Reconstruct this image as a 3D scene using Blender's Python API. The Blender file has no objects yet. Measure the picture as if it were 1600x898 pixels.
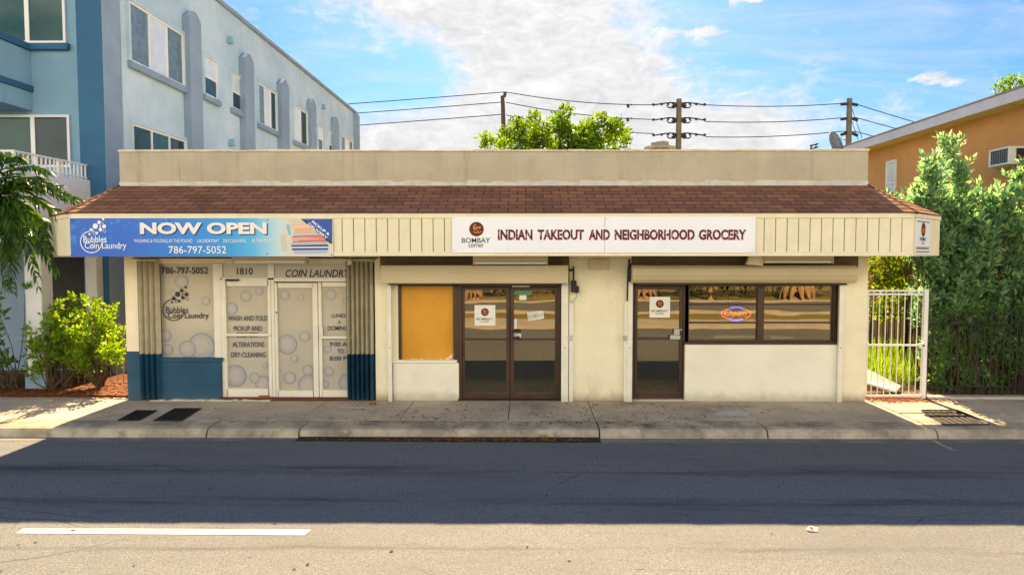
import bpy, bmesh, math, random
import numpy as np
from mathutils import Vector, Matrix, Euler
R = math.radians
rnd = random.Random(11)
sc = bpy.context.scene
COL = sc.collection

# ------------------------------------------------------------------ camera, world, sun, exposure
F = 1067.0                      # focal length in photo pixels (1600 wide)
PITCH, YAW, SHX, CAMZ, CAMY = 2.9, 0.4, 15.6, 2.84, -13.0
cd = bpy.data.cameras.new('camera'); cam = bpy.data.objects.new('camera', cd); COL.objects.link(cam)
cd.sensor_width = 36.0; cd.lens = 36.0 * F / 1600.0; cd.shift_x = -SHX / 1600.0
cd.clip_start = 0.1; cd.clip_end = 5000
cam.location = (0, CAMY, CAMZ); cam.rotation_euler = (R(90 - PITCH), 0, R(YAW))
sc.camera = cam
SUN_EL, SUN_AZ = R(41.4), R(0.0)      # the sun stands straight behind the shop
EXPOSURE, SUN_STR, SKY_STR = 1.92, 5.0, 0.05
sc.view_settings.view_transform = 'Standard'; sc.view_settings.look = 'None'
sc.view_settings.gamma = 1.0; sc.view_settings.use_curve_mapping = False
sc.view_settings.exposure = EXPOSURE
sc.cycles.max_bounces = 8; sc.cycles.transparent_max_bounces = 12
sc.cycles.caustics_reflective = False; sc.cycles.caustics_refractive = False
sc.cycles.use_denoising = True

def nd(nt, typ, props=None, ins=None):
    n = nt.nodes.new(typ)
    for k, v in (props or {}).items(): setattr(n, k, v)
    for k, v in (ins or {}).items():
        s = n.inputs[k]
        if isinstance(v, bpy.types.NodeSocket): nt.links.new(v, s)
        else: s.default_value = v
    return n
def mth(nt, op, a, b=0.0, clamp=False):
    return nd(nt, 'ShaderNodeMath', {'operation': op, 'use_clamp': clamp}, {0: a, 1: b}).outputs[0]
def mixc(nt, f, a, b, mode='MIX'):
    n = nd(nt, 'ShaderNodeMix', {'data_type': 'RGBA', 'blend_type': mode, 'clamp_factor': True})
    for s, v in ((n.inputs[0], f), (n.inputs[6], a), (n.inputs[7], b)):
        if isinstance(v, bpy.types.NodeSocket): nt.links.new(v, s)
        else: s.default_value = (tuple(v) + (1.0,)) if (not isinstance(v, float) and len(v) == 3) else v
    return n.outputs[2]
def ramp(nt, f, a, b, lo=0.0, hi=1.0, smooth=True):
    n = nd(nt, 'ShaderNodeMapRange', {'interpolation_type': 'SMOOTHSTEP' if smooth else 'LINEAR', 'clamp': True} if smooth else {'clamp': True},
           {0: f, 1: a, 2: b, 3: lo, 4: hi})
    return n.outputs[0]

W = bpy.data.worlds.new('World'); sc.world = W; W.use_nodes = True
wt = W.node_tree; wt.nodes.clear()
wo = nd(wt, 'ShaderNodeOutputWorld')
sky = nd(wt, 'ShaderNodeTexSky', {'sky_type': 'NISHITA', 'sun_disc': False, 'sun_elevation': SUN_EL, 'sun_rotation': SUN_AZ,
                                  'altitude': 0.0, 'air_density': 1.3, 'dust_density': 1.2, 'ozone_density': 3.5})
geo = nd(wt, 'ShaderNodeTexCoord')
sep = nd(wt, 'ShaderNodeSeparateXYZ', None, {0: geo.outputs['Generated']})
dx, dy, dz = sep.outputs[0], sep.outputs[1], sep.outputs[2]
zz = mth(wt, 'ADD', mth(wt, 'MAXIMUM', dz, 0.0), 0.12)
pu, pv = mth(wt, 'DIVIDE', dx, zz), mth(wt, 'DIVIDE', dy, zz)
cp = nd(wt, 'ShaderNodeCombineXYZ', None, {0: pu, 1: pv, 2: 0.0}).outputs[0]
n1 = nd(wt, 'ShaderNodeTexNoise', None, {'Vector': cp, 'Scale': 1.1, 'Detail': 9.0, 'Roughness': 0.6, 'Distortion': 0.35}).outputs[0]
cp2 = nd(wt, 'ShaderNodeMapping', None, {'Vector': cp, 'Rotation': (0, 0, R(25)), 'Scale': (0.5, 1.9, 1.0)}).outputs[0]
n2 = nd(wt, 'ShaderNodeTexNoise', None, {'Vector': cp2, 'Scale': 1.6, 'Detail': 7.0, 'Roughness': 0.62, 'Distortion': 0.6}).outputs[0]
nb = nd(wt, 'ShaderNodeTexNoise', None, {'Vector': nd(wt, 'ShaderNodeMapping', None, {'Vector': geo.outputs['Generated'], 'Scale': (1, 1, 1.7)}).outputs[0],
                                         'Scale': 9.0, 'Detail': 8.0, 'Roughness': 0.6}).outputs[0]
ya = mth(wt, 'MAXIMUM', dy, 0.05)
au, av = mth(wt, 'DIVIDE', dx, ya), mth(wt, 'DIVIDE', dz, ya)
front = ramp(wt, dy, 0.1, 0.3)
nf = nd(wt, 'ShaderNodeTexNoise', None, {'Vector': nd(wt, 'ShaderNodeMapping', None, {'Vector': geo.outputs['Generated'], 'Scale': (1, 1, 2.2)}).outputs[0],
                                         'Scale': 24.0, 'Detail': 9.0, 'Roughness': 0.68, 'Distortion': 0.5}).outputs[0]
def blob(u0, v0, su, sv):
    a = mth(wt, 'POWER', mth(wt, 'ABSOLUTE', mth(wt, 'DIVIDE', mth(wt, 'SUBTRACT', au, u0), su)), 2.0)
    b = mth(wt, 'POWER', mth(wt, 'ABSOLUTE', mth(wt, 'DIVIDE', mth(wt, 'SUBTRACT', av, v0), sv)), 2.0)
    return mth(wt, 'EXPONENT', mth(wt, 'MULTIPLY', mth(wt, 'ADD', a, b), -1.0))
def madd(*a):
    s = a[0]
    for x in a[1:]: s = mth(wt, 'ADD', s, x)
    return s
# one large bright cloud bank ahead of the camera, thin veils elsewhere, a few small puffs
bank = madd(mth(wt, 'MULTIPLY', blob(0.02, 0.29, 0.15, 0.11), 0.50), mth(wt, 'MULTIPLY', blob(0.12, 0.19, 0.26, 0.085), 0.40),
            mth(wt, 'MULTIPLY', blob(-0.14, 0.36, 0.18, 0.07), 0.40), mth(wt, 'MULTIPLY', blob(-0.16, 0.15, 0.20, 0.06), 0.46), mth(wt, 'MULTIPLY', blob(0.30, 0.17, 0.22, 0.04), 0.22))
hole = mth(wt, 'MULTIPLY', blob(-0.17, 0.26, 0.10, 0.06), -0.30)
bankf = ramp(wt, madd(bank, hole, mth(wt, 'MULTIPLY', nb, 0.75), mth(wt, 'MULTIPLY', nf, 0.5), mth(wt, 'MULTIPLY', n1, 0.35)), 0.82, 1.18)
veil = ramp(wt, mth(wt, 'ADD', n2, mth(wt, 'MULTIPLY', dz, -0.10)), 0.36, 0.78, 0.0, 0.60)
veil = mth(wt, 'MULTIPLY', veil, ramp(wt, dz, 0.72, 0.42))
lowhaze = ramp(wt, av, 0.26, 0.04, 0.0, 0.55)
puff = ramp(wt, madd(mth(wt, 'MULTIPLY', blob(0.592, 0.252, 0.050, 0.016), 0.62), mth(wt, 'MULTIPLY', blob(0.262, 0.316, 0.045, 0.013), 0.55),
                     mth(wt, 'MULTIPLY', blob(0.325, 0.366, 0.04, 0.014), 0.55), mth(wt, 'MULTIPLY', blob(0.20, 0.31, 0.025, 0.015), 0.42),
                     mth(wt, 'MULTIPLY', blob(0.67, 0.255, 0.02, 0.012), 0.4), mth(wt, 'MULTIPLY', nf, 1.5)), 1.02, 1.32)
cf = mth(wt, 'MAXIMUM', mth(wt, 'MULTIPLY', mth(wt, 'MAXIMUM', bankf, puff), front), mth(wt, 'MAXIMUM', veil, mth(wt, 'MULTIPLY', lowhaze, front)))
# unseen cumulus added behind the camera, low and bright, to fill the shaded front
fill_cloud = mth(wt, 'MULTIPLY', ramp(wt, mth(wt, 'ADD', n1, mth(wt, 'MULTIPLY', n2, 0.4)), 0.46, 0.70), mth(wt, 'MULTIPLY', ramp(wt, dy, -0.05, -0.35), ramp(wt, dz, 0.62, 0.35)))
cf = mth(wt, 'MAXIMUM', cf, fill_cloud)
cf = mth(wt, 'MULTIPLY', cf, ramp(wt, dz, -0.02, 0.03))
skyc = nd(wt, 'ShaderNodeHueSaturation', None, {'Saturation': 1.45, 'Value': 1.0, 'Color': sky.outputs[0]}).outputs[0]
skyc = mixc(wt, 1.0, skyc, (0.38, 0.56, 0.78), 'MULTIPLY')
bg1 = nd(wt, 'ShaderNodeBackground', None, {'Color': skyc, 'Strength': SKY_STR})
cstr = madd(0.135, mth(wt, 'MULTIPLY', nf, 0.20), mth(wt, 'MULTIPLY', fill_cloud, 0.84))
ccol = mixc(wt, fill_cloud, (1.0, 1.0, 1.0), (1.0, 0.90, 0.72))
bg2 = nd(wt, 'ShaderNodeBackground', None, {'Color': ccol, 'Strength': cstr})
wm = nd(wt, 'ShaderNodeMixShader', None, {0: cf, 1: bg1.outputs[0], 2: bg2.outputs[0]})
wt.links.new(wm.outputs[0], wo.inputs[0])
sl = bpy.data.lights.new('sun', 'SUN'); sun = bpy.data.objects.new('sun', sl); COL.objects.link(sun)
sl.energy = SUN_STR; sl.angle = R(0.5); sl.color = (1.0, 0.73, 0.42)
sdir = Vector((math.sin(SUN_AZ) * math.cos(SUN_EL), math.cos(SUN_AZ) * math.cos(SUN_EL), math.sin(SUN_EL)))
sun.rotation_euler = sdir.to_track_quat('Z', 'Y').to_euler(); sun.location = (0, 40, 40)

# ------------------------------------------------------------------ measuring helpers (photo pixel -> point on a real plane)
ROT = Euler((R(90 - PITCH), 0, R(YAW)), 'XYZ').to_matrix()
def ray(px, py): return ROT @ Vector(((px - 800 - SHX) / F, -(py - 449) / F, -1.0))
def PY(px, py, Y):
    r = ray(px, py); t = (Y - CAMY) / r.y
    return r.x * t, CAMZ + r.z * t
def PX(px, py, X):
    r = ray(px, py); t = X / r.x
    return CAMY + r.y * t, CAMZ + r.z * t
def PZ(px, py, z):
    r = ray(px, py); t = (z - CAMZ) / r.z
    return r.x * t, CAMY + r.y * t
def rect(p, Y):
    x0, y0, x1, y1 = p
    xm, ym = (x0 + x1) / 2, (y0 + y1) / 2
    return PY(x0, ym, Y)[0], PY(x1, ym, Y)[0], PY(xm, y1, Y)[1], PY(xm, y0, Y)[1]     # X0 X1 Z0 Z1

# ------------------------------------------------------------------ mesh builder
WL = {}
class MB:
    def __init__(s): s.v = []; s.f = []; s.m = []; s.uv = {}; s.c = None
    def quad(s, pts, mi=0, uv=None):
        b = len(s.v); s.v += [tuple(p) for p in pts]; s.f.append(tuple(range(b, b + len(pts)))); s.m.append(mi)
        if uv: s.uv[len(s.f) - 1] = uv
        return s
    def box(s, x0, x1, y0, y1, z0, z1, mi=0):
        if x0 > x1: x0, x1 = x1, x0
        if y0 > y1: y0, y1 = y1, y0
        if z0 > z1: z0, z1 = z1, z0
        b = len(s.v)
        s.v += [(x0, y0, z0), (x1, y0, z0), (x1, y1, z0), (x0, y1, z0), (x0, y0, z1), (x1, y0, z1), (x1, y1, z1), (x0, y1, z1)]
        for q in ((0, 3, 2, 1), (4, 5, 6, 7), (0, 1, 5, 4), (1, 2, 6, 5), (2, 3, 7, 6), (3, 0, 4, 7)):
            s.f.append(tuple(b + i for i in q)); s.m.append(mi)
        return s
    def prism(s, poly, y0, y1, mi=0, axis='y'):
        """polygon extruded along an axis: 'y' -> poly is (x,z); 'x' -> (y,z); 'z' -> (x,y)"""
        def p3(a, t):
            return {'y': (a[0], t, a[1]), 'x': (t, a[0], a[1]), 'z': (a[0], a[1], t)}[axis]
        n = len(poly); b = len(s.v)
        s.v += [p3(a, y0) for a in poly] + [p3(a, y1) for a in poly]
        s.f.append(tuple(b + i for i in range(n))); s.m.append(mi)
        s.f.append(tuple(b + n + i for i in reversed(range(n)))); s.m.append(mi)
        for i in range(n):
            j = (i + 1) % n
            s.f.append((b + i, b + n + i, b + n + j, b + j)); s.m.append(mi)
        return s
    def tube(s, pts, r, n=8, mi=0, cap=True):
        pts = [Vector(p) for p in pts]
        rs = r if isinstance(r, (list, tuple)) else [r] * len(pts)
        rings = []; up = Vector((0, 0, 1))
        for i, p in enumerate(pts):
            d = (pts[min(i + 1, len(pts) - 1)] - pts[max(i - 1, 0)]).normalized()
            a = d.cross(up)
            if a.length < 1e-3: a = d.cross(Vector((1, 0, 0)))
            a.normalize(); b2 = a.cross(d).normalized()
            b = len(s.v); rings.append(b)
            for k in range(n):
                t = 2 * math.pi * k / n
                s.v.append(tuple(p + (a * math.cos(t) + b2 * math.sin(t)) * rs[i]))
        for i in range(len(pts) - 1):
            for k in range(n):
                k2 = (k + 1) % n
                s.f.append((rings[i] + k, rings[i] + k2, rings[i + 1] + k2, rings[i + 1] + k)); s.m.append(mi)
        if cap:
            s.f.append(tuple(rings[0] + k for k in reversed(range(n)))); s.m.append(mi)
            s.f.append(tuple(rings[-1] + k for k in range(n))); s.m.append(mi)
        return s
    def lathe(s, c, prof, n=24, mi=0):
        rings = []
        for r, z in prof:
            b = len(s.v); rings.append(b)
            for k in range(n):
                t = 2 * math.pi * k / n
                s.v.append((c[0] + r * math.cos(t), c[1] + r * math.sin(t), c[2] + z))
        for i in range(len(prof) - 1):
            for k in range(n):
                k2 = (k + 1) % n
                s.f.append((rings[i] + k, rings[i] + k2, rings[i + 1] + k2, rings[i + 1] + k)); s.m.append(mi)
        s.f.append(tuple(rings[-1] + k for k in range(n))); s.m.append(mi)
        s.f.append(tuple(rings[0] + k for k in reversed(range(n)))); s.m.append(mi)
        return s
    def ring(s, cx, cz, ro, ri, y, a0=0, a1=360, n=32, mi=0, sx=1.0):
        """flat annulus (or its arc) in the X-Z plane"""
        for k in range(n):
            t0 = R(a0 + (a1 - a0) * k / n); t1 = R(a0 + (a1 - a0) * (k + 1) / n)
            s.quad([(cx + ro * sx * math.cos(t0), y, cz + ro * math.sin(t0)), (cx + ro * sx * math.cos(t1), y, cz + ro * math.sin(t1)),
                    (cx + ri * sx * math.cos(t1), y, cz + ri * math.sin(t1)), (cx + ri * sx * math.cos(t0), y, cz + ri * math.sin(t0))], mi)
        return s
    def disc(s, cx, cz, r, y, n=28, mi=0):
        return s.quad([(cx + r * math.cos(2 * math.pi * k / n), y, cz + r * math.sin(2 * math.pi * k / n)) for k in range(n)], mi)
    def build(s, name, mat, parent=None, origin=None, smooth=False, bevel=0.0, recalc=True):
        me = bpy.data.meshes.new(name)
        if parent is not None: o0 = Vector(WL[parent])
        elif origin is not None: o0 = Vector(origin)
        else:
            a = np.array(s.v); o0 = Vector(((a[:, 0].min() + a[:, 0].max()) / 2, (a[:, 1].min() + a[:, 1].max()) / 2, a[:, 2].min()))
        me.from_pydata([(x - o0.x, y - o0.y, z - o0.z) for x, y, z in s.v], [], s.f)
        for m in (mat if isinstance(mat, (list, tuple)) else [mat]): me.materials.append(m)
        me.polygons.foreach_set('material_index', s.m)
        if s.uv:
            ul = me.uv_layers.new(name='UVMap')
            for p in me.polygons:
                u = s.uv.get(p.index)
                if u:
                    for li, q in zip(p.loop_indices, u): ul.data[li].uv = q
        if s.c is not None:
            ca = me.color_attributes.new('print', 'FLOAT_COLOR', 'POINT')
            ca.data.foreach_set('color', np.array(s.c, dtype=np.float32).ravel())
        if recalc and not s.uv:
            bm = bmesh.new(); bm.from_mesh(me); bmesh.ops.recalc_face_normals(bm, faces=bm.faces); bm.to_mesh(me); bm.free()
        if smooth: me.polygons.foreach_set('use_smooth', [True] * len(me.polygons))
        me.update()
        o = bpy.data.objects.new(name, me); COL.objects.link(o)
        if parent is not None: o.parent = parent
        else: o.location = o0
        WL[o] = tuple(o0)
        if bevel:
            b = o.modifiers.new('Bevel', 'BEVEL'); b.width = bevel; b.segments = 2; b.limit_method = 'ANGLE'
        return o
def tag(o, label=None, cat=None, group=None, kind=None):
    if label: o['label'] = label
    if cat: o['category'] = cat
    if group: o['group'] = group
    if kind: o['kind'] = kind
    return o
def thing(name, label, cat, loc, group=None):
    o = bpy.data.objects.new(name, None); COL.objects.link(o); o.location = loc; o.empty_display_size = 0.2
    WL[o] = tuple(loc)
    return tag(o, label, cat, group)
def leaves(name, P, A, L, Wd, mat, parent, seed=0, cup=0.25, jitter=0.7):
    """n leaf-sized faces: positions P (n,3), leaf directions A (n,3), lengths L (n,), widths Wd (n,)"""
    g = np.random.default_rng(seed); n = len(P)
    A = A + g.normal(0, jitter, (n, 3)); A /= np.linalg.norm(A, axis=1)[:, None] + 1e-9
    rv = g.normal(0, 1, (n, 3)); B = np.cross(A, rv); B /= np.linalg.norm(B, axis=1)[:, None] + 1e-9
    C = np.cross(A, B)
    L = L[:, None]; Wd = Wd[:, None]
    v = np.stack([P, P + A * L * .45 + B * Wd * .5 + C * Wd * cup, P + A * L, P + A * L * .45 - B * Wd * .5 + C * Wd * cup], axis=1)
    o0 = np.array(WL[parent]); v = (v - o0).reshape(-1, 3).astype(np.float32)
    me = bpy.data.meshes.new(name)
    me.vertices.add(4 * n); me.vertices.foreach_set('co', v.ravel())
    me.loops.add(4 * n); me.loops.foreach_set('vertex_index', np.arange(4 * n, dtype=np.int32))
    me.polygons.add(n); me.polygons.foreach_set('loop_start', np.arange(0, 4 * n, 4, dtype=np.int32))
    try: me.polygons.foreach_set('loop_total', np.full(n, 4, dtype=np.int32))
    except Exception: pass
    me.materials.append(mat); me.update(calc_edges=True); me.validate()
    o = bpy.data.objects.new(name, me); COL.objects.link(o); o.parent = parent; WL[o] = WL[parent]
    return o
FONT = None
def text(name, body, r, y, mat, parent, bold=0.0, shear=0.0, fit=True, rot=0.0, spacing=1.0, plane=None):
    """lettering as a mesh filling the rectangle r = (X0, X1, Z0, Z1) on the plane y (or on plane(u, v) -> point)"""
    cu = bpy.data.curves.new(name, 'FONT'); cu.body = body; cu.size = 1.0; cu.offset = bold; cu.shear = shear; cu.resolution_u = 3
    cu.space_character = spacing; cu.align_x = 'CENTER'
    tmp = bpy.data.objects.new(name, cu)
    me = bpy.data.meshes.new_from_object(tmp)
    n = len(me.vertices); co = np.zeros(n * 3, dtype=np.float32); me.vertices.foreach_get('co', co); co = co.reshape(-1, 3)
    x0, x1, z0, z1 = r
    mn, mx = co[:, :2].min(0), co[:, :2].max(0)
    sx, sz = (x1 - x0) / (mx[0] - mn[0]), (z1 - z0) / (mx[1] - mn[1])
    if not fit: sx = sz
    cx, cz = (x0 + x1) / 2, (z0 + z1) / 2
    u = (co[:, 0] - (mn[0] + mx[0]) / 2) * sx; w = (co[:, 1] - (mn[1] + mx[1]) / 2) * sz
    if rot: u, w = u * math.cos(rot) - w * math.sin(rot), u * math.sin(rot) + w * math.cos(rot)
    u = u + cx; w = w + cz
    if plane is None: pts = np.stack([u, np.full(n, y), w], 1)
    else: pts = np.array([plane(a, b) for a, b in zip(u, w)])
    pts = pts - np.array(WL[parent])
    me.vertices.foreach_set('co', pts.astype(np.float32).ravel()); me.materials.clear(); me.materials.append(mat); me.update()
    bpy.data.objects.remove(tmp); bpy.data.curves.remove(cu)
    o = bpy.data.objects.new(name, me); COL.objects.link(o); o.parent = parent; WL[o] = WL[parent]
    return o

# ------------------------------------------------------------------ materials
def surf(name, c1, c2=None, scale=2.0, rough=0.75, spec=0.3, bump=0.0, bscale=90.0, dirt=0.0, dirtc=(0.10, 0.08, 0.05), dscale=1.3,
         streak=0.0, base_dirt=0.0, metal=0.0, contrast=(0.35, 0.65), coat=0.0, blotch=None):
    m = bpy.data.materials.new(name); m.use_nodes = True; nt = m.node_tree; nt.nodes.clear()
    out = nd(nt, 'ShaderNodeOutputMaterial')
    g = nd(nt, 'ShaderNodeNewGeometry'); pos = g.outputs['Position']
    col = c1 + (1.0,)
    if c2 is not None:
        f = nd(nt, 'ShaderNodeTexNoise', None, {'Vector': pos, 'Scale': scale, 'Detail': 8.0, 'Roughness': 0.65}).outputs[0]
        col = mixc(nt, ramp(nt, f, contrast[0], contrast[1]), c1, c2)
    if dirt:
        f = nd(nt, 'ShaderNodeTexNoise', None, {'Vector': pos, 'Scale': dscale, 'Detail': 10.0, 'Roughness': 0.72, 'Distortion': 0.4}).outputs[0]
        col = mixc(nt, ramp(nt, f, 0.52, 0.78, 0.0, dirt), col, dirtc)
    if streak:
        mp = nd(nt, 'ShaderNodeMapping', None, {'Vector': pos, 'Scale': (3.2, 3.2, 0.22)}).outputs[0]
        f = nd(nt, 'ShaderNodeTexNoise', None, {'Vector': mp, 'Scale': 1.5, 'Detail': 7.0, 'Roughness': 0.7}).outputs[0]
        col = mixc(nt, ramp(nt, f, 0.52, 0.80, 0.0, streak), col, dirtc)
    if base_dirt:
        z = nd(nt, 'ShaderNodeSeparateXYZ', None, {0: pos}).outputs[2]
        f = nd(nt, 'ShaderNodeTexNoise', None, {'Vector': pos, 'Scale': 5.0, 'Detail': 8.0, 'Roughness': 0.7}).outputs[0]
        h = mth(nt, 'ADD', z, mth(nt, 'MULTIPLY', f, -0.28))
        col = mixc(nt, ramp(nt, h, 0.10, -0.16, 0.0, base_dirt), col, dirtc)
    b = nd(nt, 'ShaderNodeBsdfPrincipled', None, {'Roughness': rough, 'Specular IOR Level': spec, 'Metallic': metal, 'Coat Weight': coat})
    if isinstance(col, tuple): b.inputs['Base Color'].default_value = col
    else: nt.links.new(col, b.inputs['Base Color'])
    if bump:
        f = nd(nt, 'ShaderNodeTexNoise', None, {'Vector': pos, 'Scale': bscale, 'Detail': 4.0, 'Roughness': 0.6}).outputs[0]
        f2 = nd(nt, 'ShaderNodeTexNoise', None, {'Vector': pos, 'Scale': bscale * 0.08, 'Detail': 3.0}).outputs[0]
        bp = nd(nt, 'ShaderNodeBump', None, {'Strength': bump, 'Distance': 0.02, 'Height': mth(nt, 'ADD', f, mth(nt, 'MULTIPLY', f2, 0.6))})
        nt.links.new(bp.outputs[0], b.inputs['Normal'])
    nt.links.new(b.outputs[0], out.inputs[0])
    return m
def leafmat(name, a, b, trans=0.45, rough=0.5):
    m = bpy.data.materials.new(name); m.use_nodes = True; nt = m.node_tree; nt.nodes.clear()
    out = nd(nt, 'ShaderNodeOutputMaterial'); g = nd(nt, 'ShaderNodeNewGeometry')
    c = mixc(nt, g.outputs['Random Per Island'], a, b)
    p = nd(nt, 'ShaderNodeBsdfPrincipled', None, {'Base Color': c, 'Roughness': rough, 'Specular IOR Level': 0.35})
    tc = nd(nt, 'ShaderNodeHueSaturation', None, {'Hue': 0.485, 'Saturation': 1.15, 'Value': 2.6, 'Color': c}).outputs[0]
    t = nd(nt, 'ShaderNodeBsdfTranslucent', None, {'Color': tc})
    mx = nd(nt, 'ShaderNodeMixShader', None, {0: trans, 1: p.outputs[0], 2: t.outputs[0]})
    nt.links.new(mx.outputs[0], out.inputs[0]); return m
def glassmat(name, tint, refl, base=0.22, wav=0.0):
    m = bpy.data.materials.new(name); m.use_nodes = True; nt = m.node_tree; nt.nodes.clear()
    out = nd(nt, 'ShaderNodeOutputMaterial')
    t = nd(nt, 'ShaderNodeBsdfTransparent', None, {'Color': tint + (1,)})
    gl = nd(nt, 'ShaderNodeBsdfGlossy', None, {'Color': refl + (1,), 'Roughness': 0.0})
    lw = nd(nt, 'ShaderNodeFresnel', None, {'IOR': 1.5}).outputs[0]
    if wav:
        pos = nd(nt, 'ShaderNodeNewGeometry').outputs['Position']
        f = nd(nt, 'ShaderNodeTexNoise', None, {'Vector': nd(nt, 'ShaderNodeMapping', None, {'Vector': pos, 'Scale': (0.8, 1, 1.6)}).outputs[0], 'Scale': 1.6, 'Detail': 1.0}).outputs[0]
        bp = nd(nt, 'ShaderNodeBump', None, {'Strength': wav, 'Distance': 0.02, 'Height': f})
        nt.links.new(bp.outputs[0], gl.inputs['Normal'])
    mx = nd(nt, 'ShaderNodeMixShader', None, {0: mth(nt, 'ADD', lw, base, True), 1: t.outputs[0], 2: gl.outputs[0]})
    nt.links.new(mx.outputs[0], out.inputs[0]); return m
def emitmat(name, c, s):
    m = bpy.data.materials.new(name); m.use_nodes = True; nt = m.node_tree; nt.nodes.clear()
    out = nd(nt, 'ShaderNodeOutputMaterial'); e = nd(nt, 'ShaderNodeEmission', None, {'Color': c + (1,), 'Strength': s})
    nt.links.new(e.outputs[0], out.inputs[0]); return m
def printmat(name, rough=0.35, spec=0.4):
    m = bpy.data.materials.new(name); m.use_nodes = True; nt = m.node_tree; nt.nodes.clear()
    out = nd(nt, 'ShaderNodeOutputMaterial'); a = nd(nt, 'ShaderNodeVertexColor', {'layer_name': 'print'})
    b = nd(nt, 'ShaderNodeBsdfPrincipled', None, {'Base Color': a.outputs[0], 'Roughness': rough, 'Specular IOR Level': spec})
    nt.links.new(b.outputs[0], out.inputs[0]); return m
def shinglemat():
    m = bpy.data.materials.new('brown asphalt shingle'); m.use_nodes = True; nt = m.node_tree; nt.nodes.clear()
    out = nd(nt, 'ShaderNodeOutputMaterial'); uv = nd(nt, 'ShaderNodeUVMap').outputs[0]
    br = nd(nt, 'ShaderNodeTexBrick', {'offset': 0.5, 'squash': 1.0}, {'Vector': uv, 'Color1': (0.32, 0.145, 0.07, 1), 'Color2': (0.165, 0.072, 0.038, 1), 'Mortar': (0.015, 0.009, 0.007, 1),
             'Scale': 1.0, 'Mortar Size': 0.011, 'Mortar Smooth': 0.2, 'Bias': 0.0, 'Brick Width': 0.31, 'Row Height': 0.165})
    pos = nd(nt, 'ShaderNodeNewGeometry').outputs['Position']
    n = nd(nt, 'ShaderNodeTexNoise', None, {'Vector': pos, 'Scale': 2.2, 'Detail': 9.0, 'Roughness': 0.7}).outputs[0]
    c = mixc(nt, ramp(nt, n, 0.35, 0.7, 0.0, 0.55), br.outputs[0], (0.20, 0.095, 0.06))
    n2 = nd(nt, 'ShaderNodeTexNoise', None, {'Vector': pos, 'Scale': 160.0, 'Detail': 2.0}).outputs[0]
    c = mixc(nt, ramp(nt, n2, 0.4, 0.75, 0.0, 0.35), c, (0.27, 0.14, 0.10))
    b = nd(nt, 'ShaderNodeBsdfPrincipled', None, {'Base Color': c, 'Roughness': 0.9, 'Specular IOR Level': 0.2})
    bp = nd(nt, 'ShaderNodeBump', None, {'Strength': 0.6, 'Distance': 0.01, 'Height': mth(nt, 'ADD', mth(nt, 'MULTIPLY', br.outputs[1], -1.0), mth(nt, 'MULTIPLY', n2, 0.3))})
    nt.links.new(bp.outputs[0], b.inputs['Normal']); nt.links.new(b.outputs[0], out.inputs[0]); return m
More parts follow.
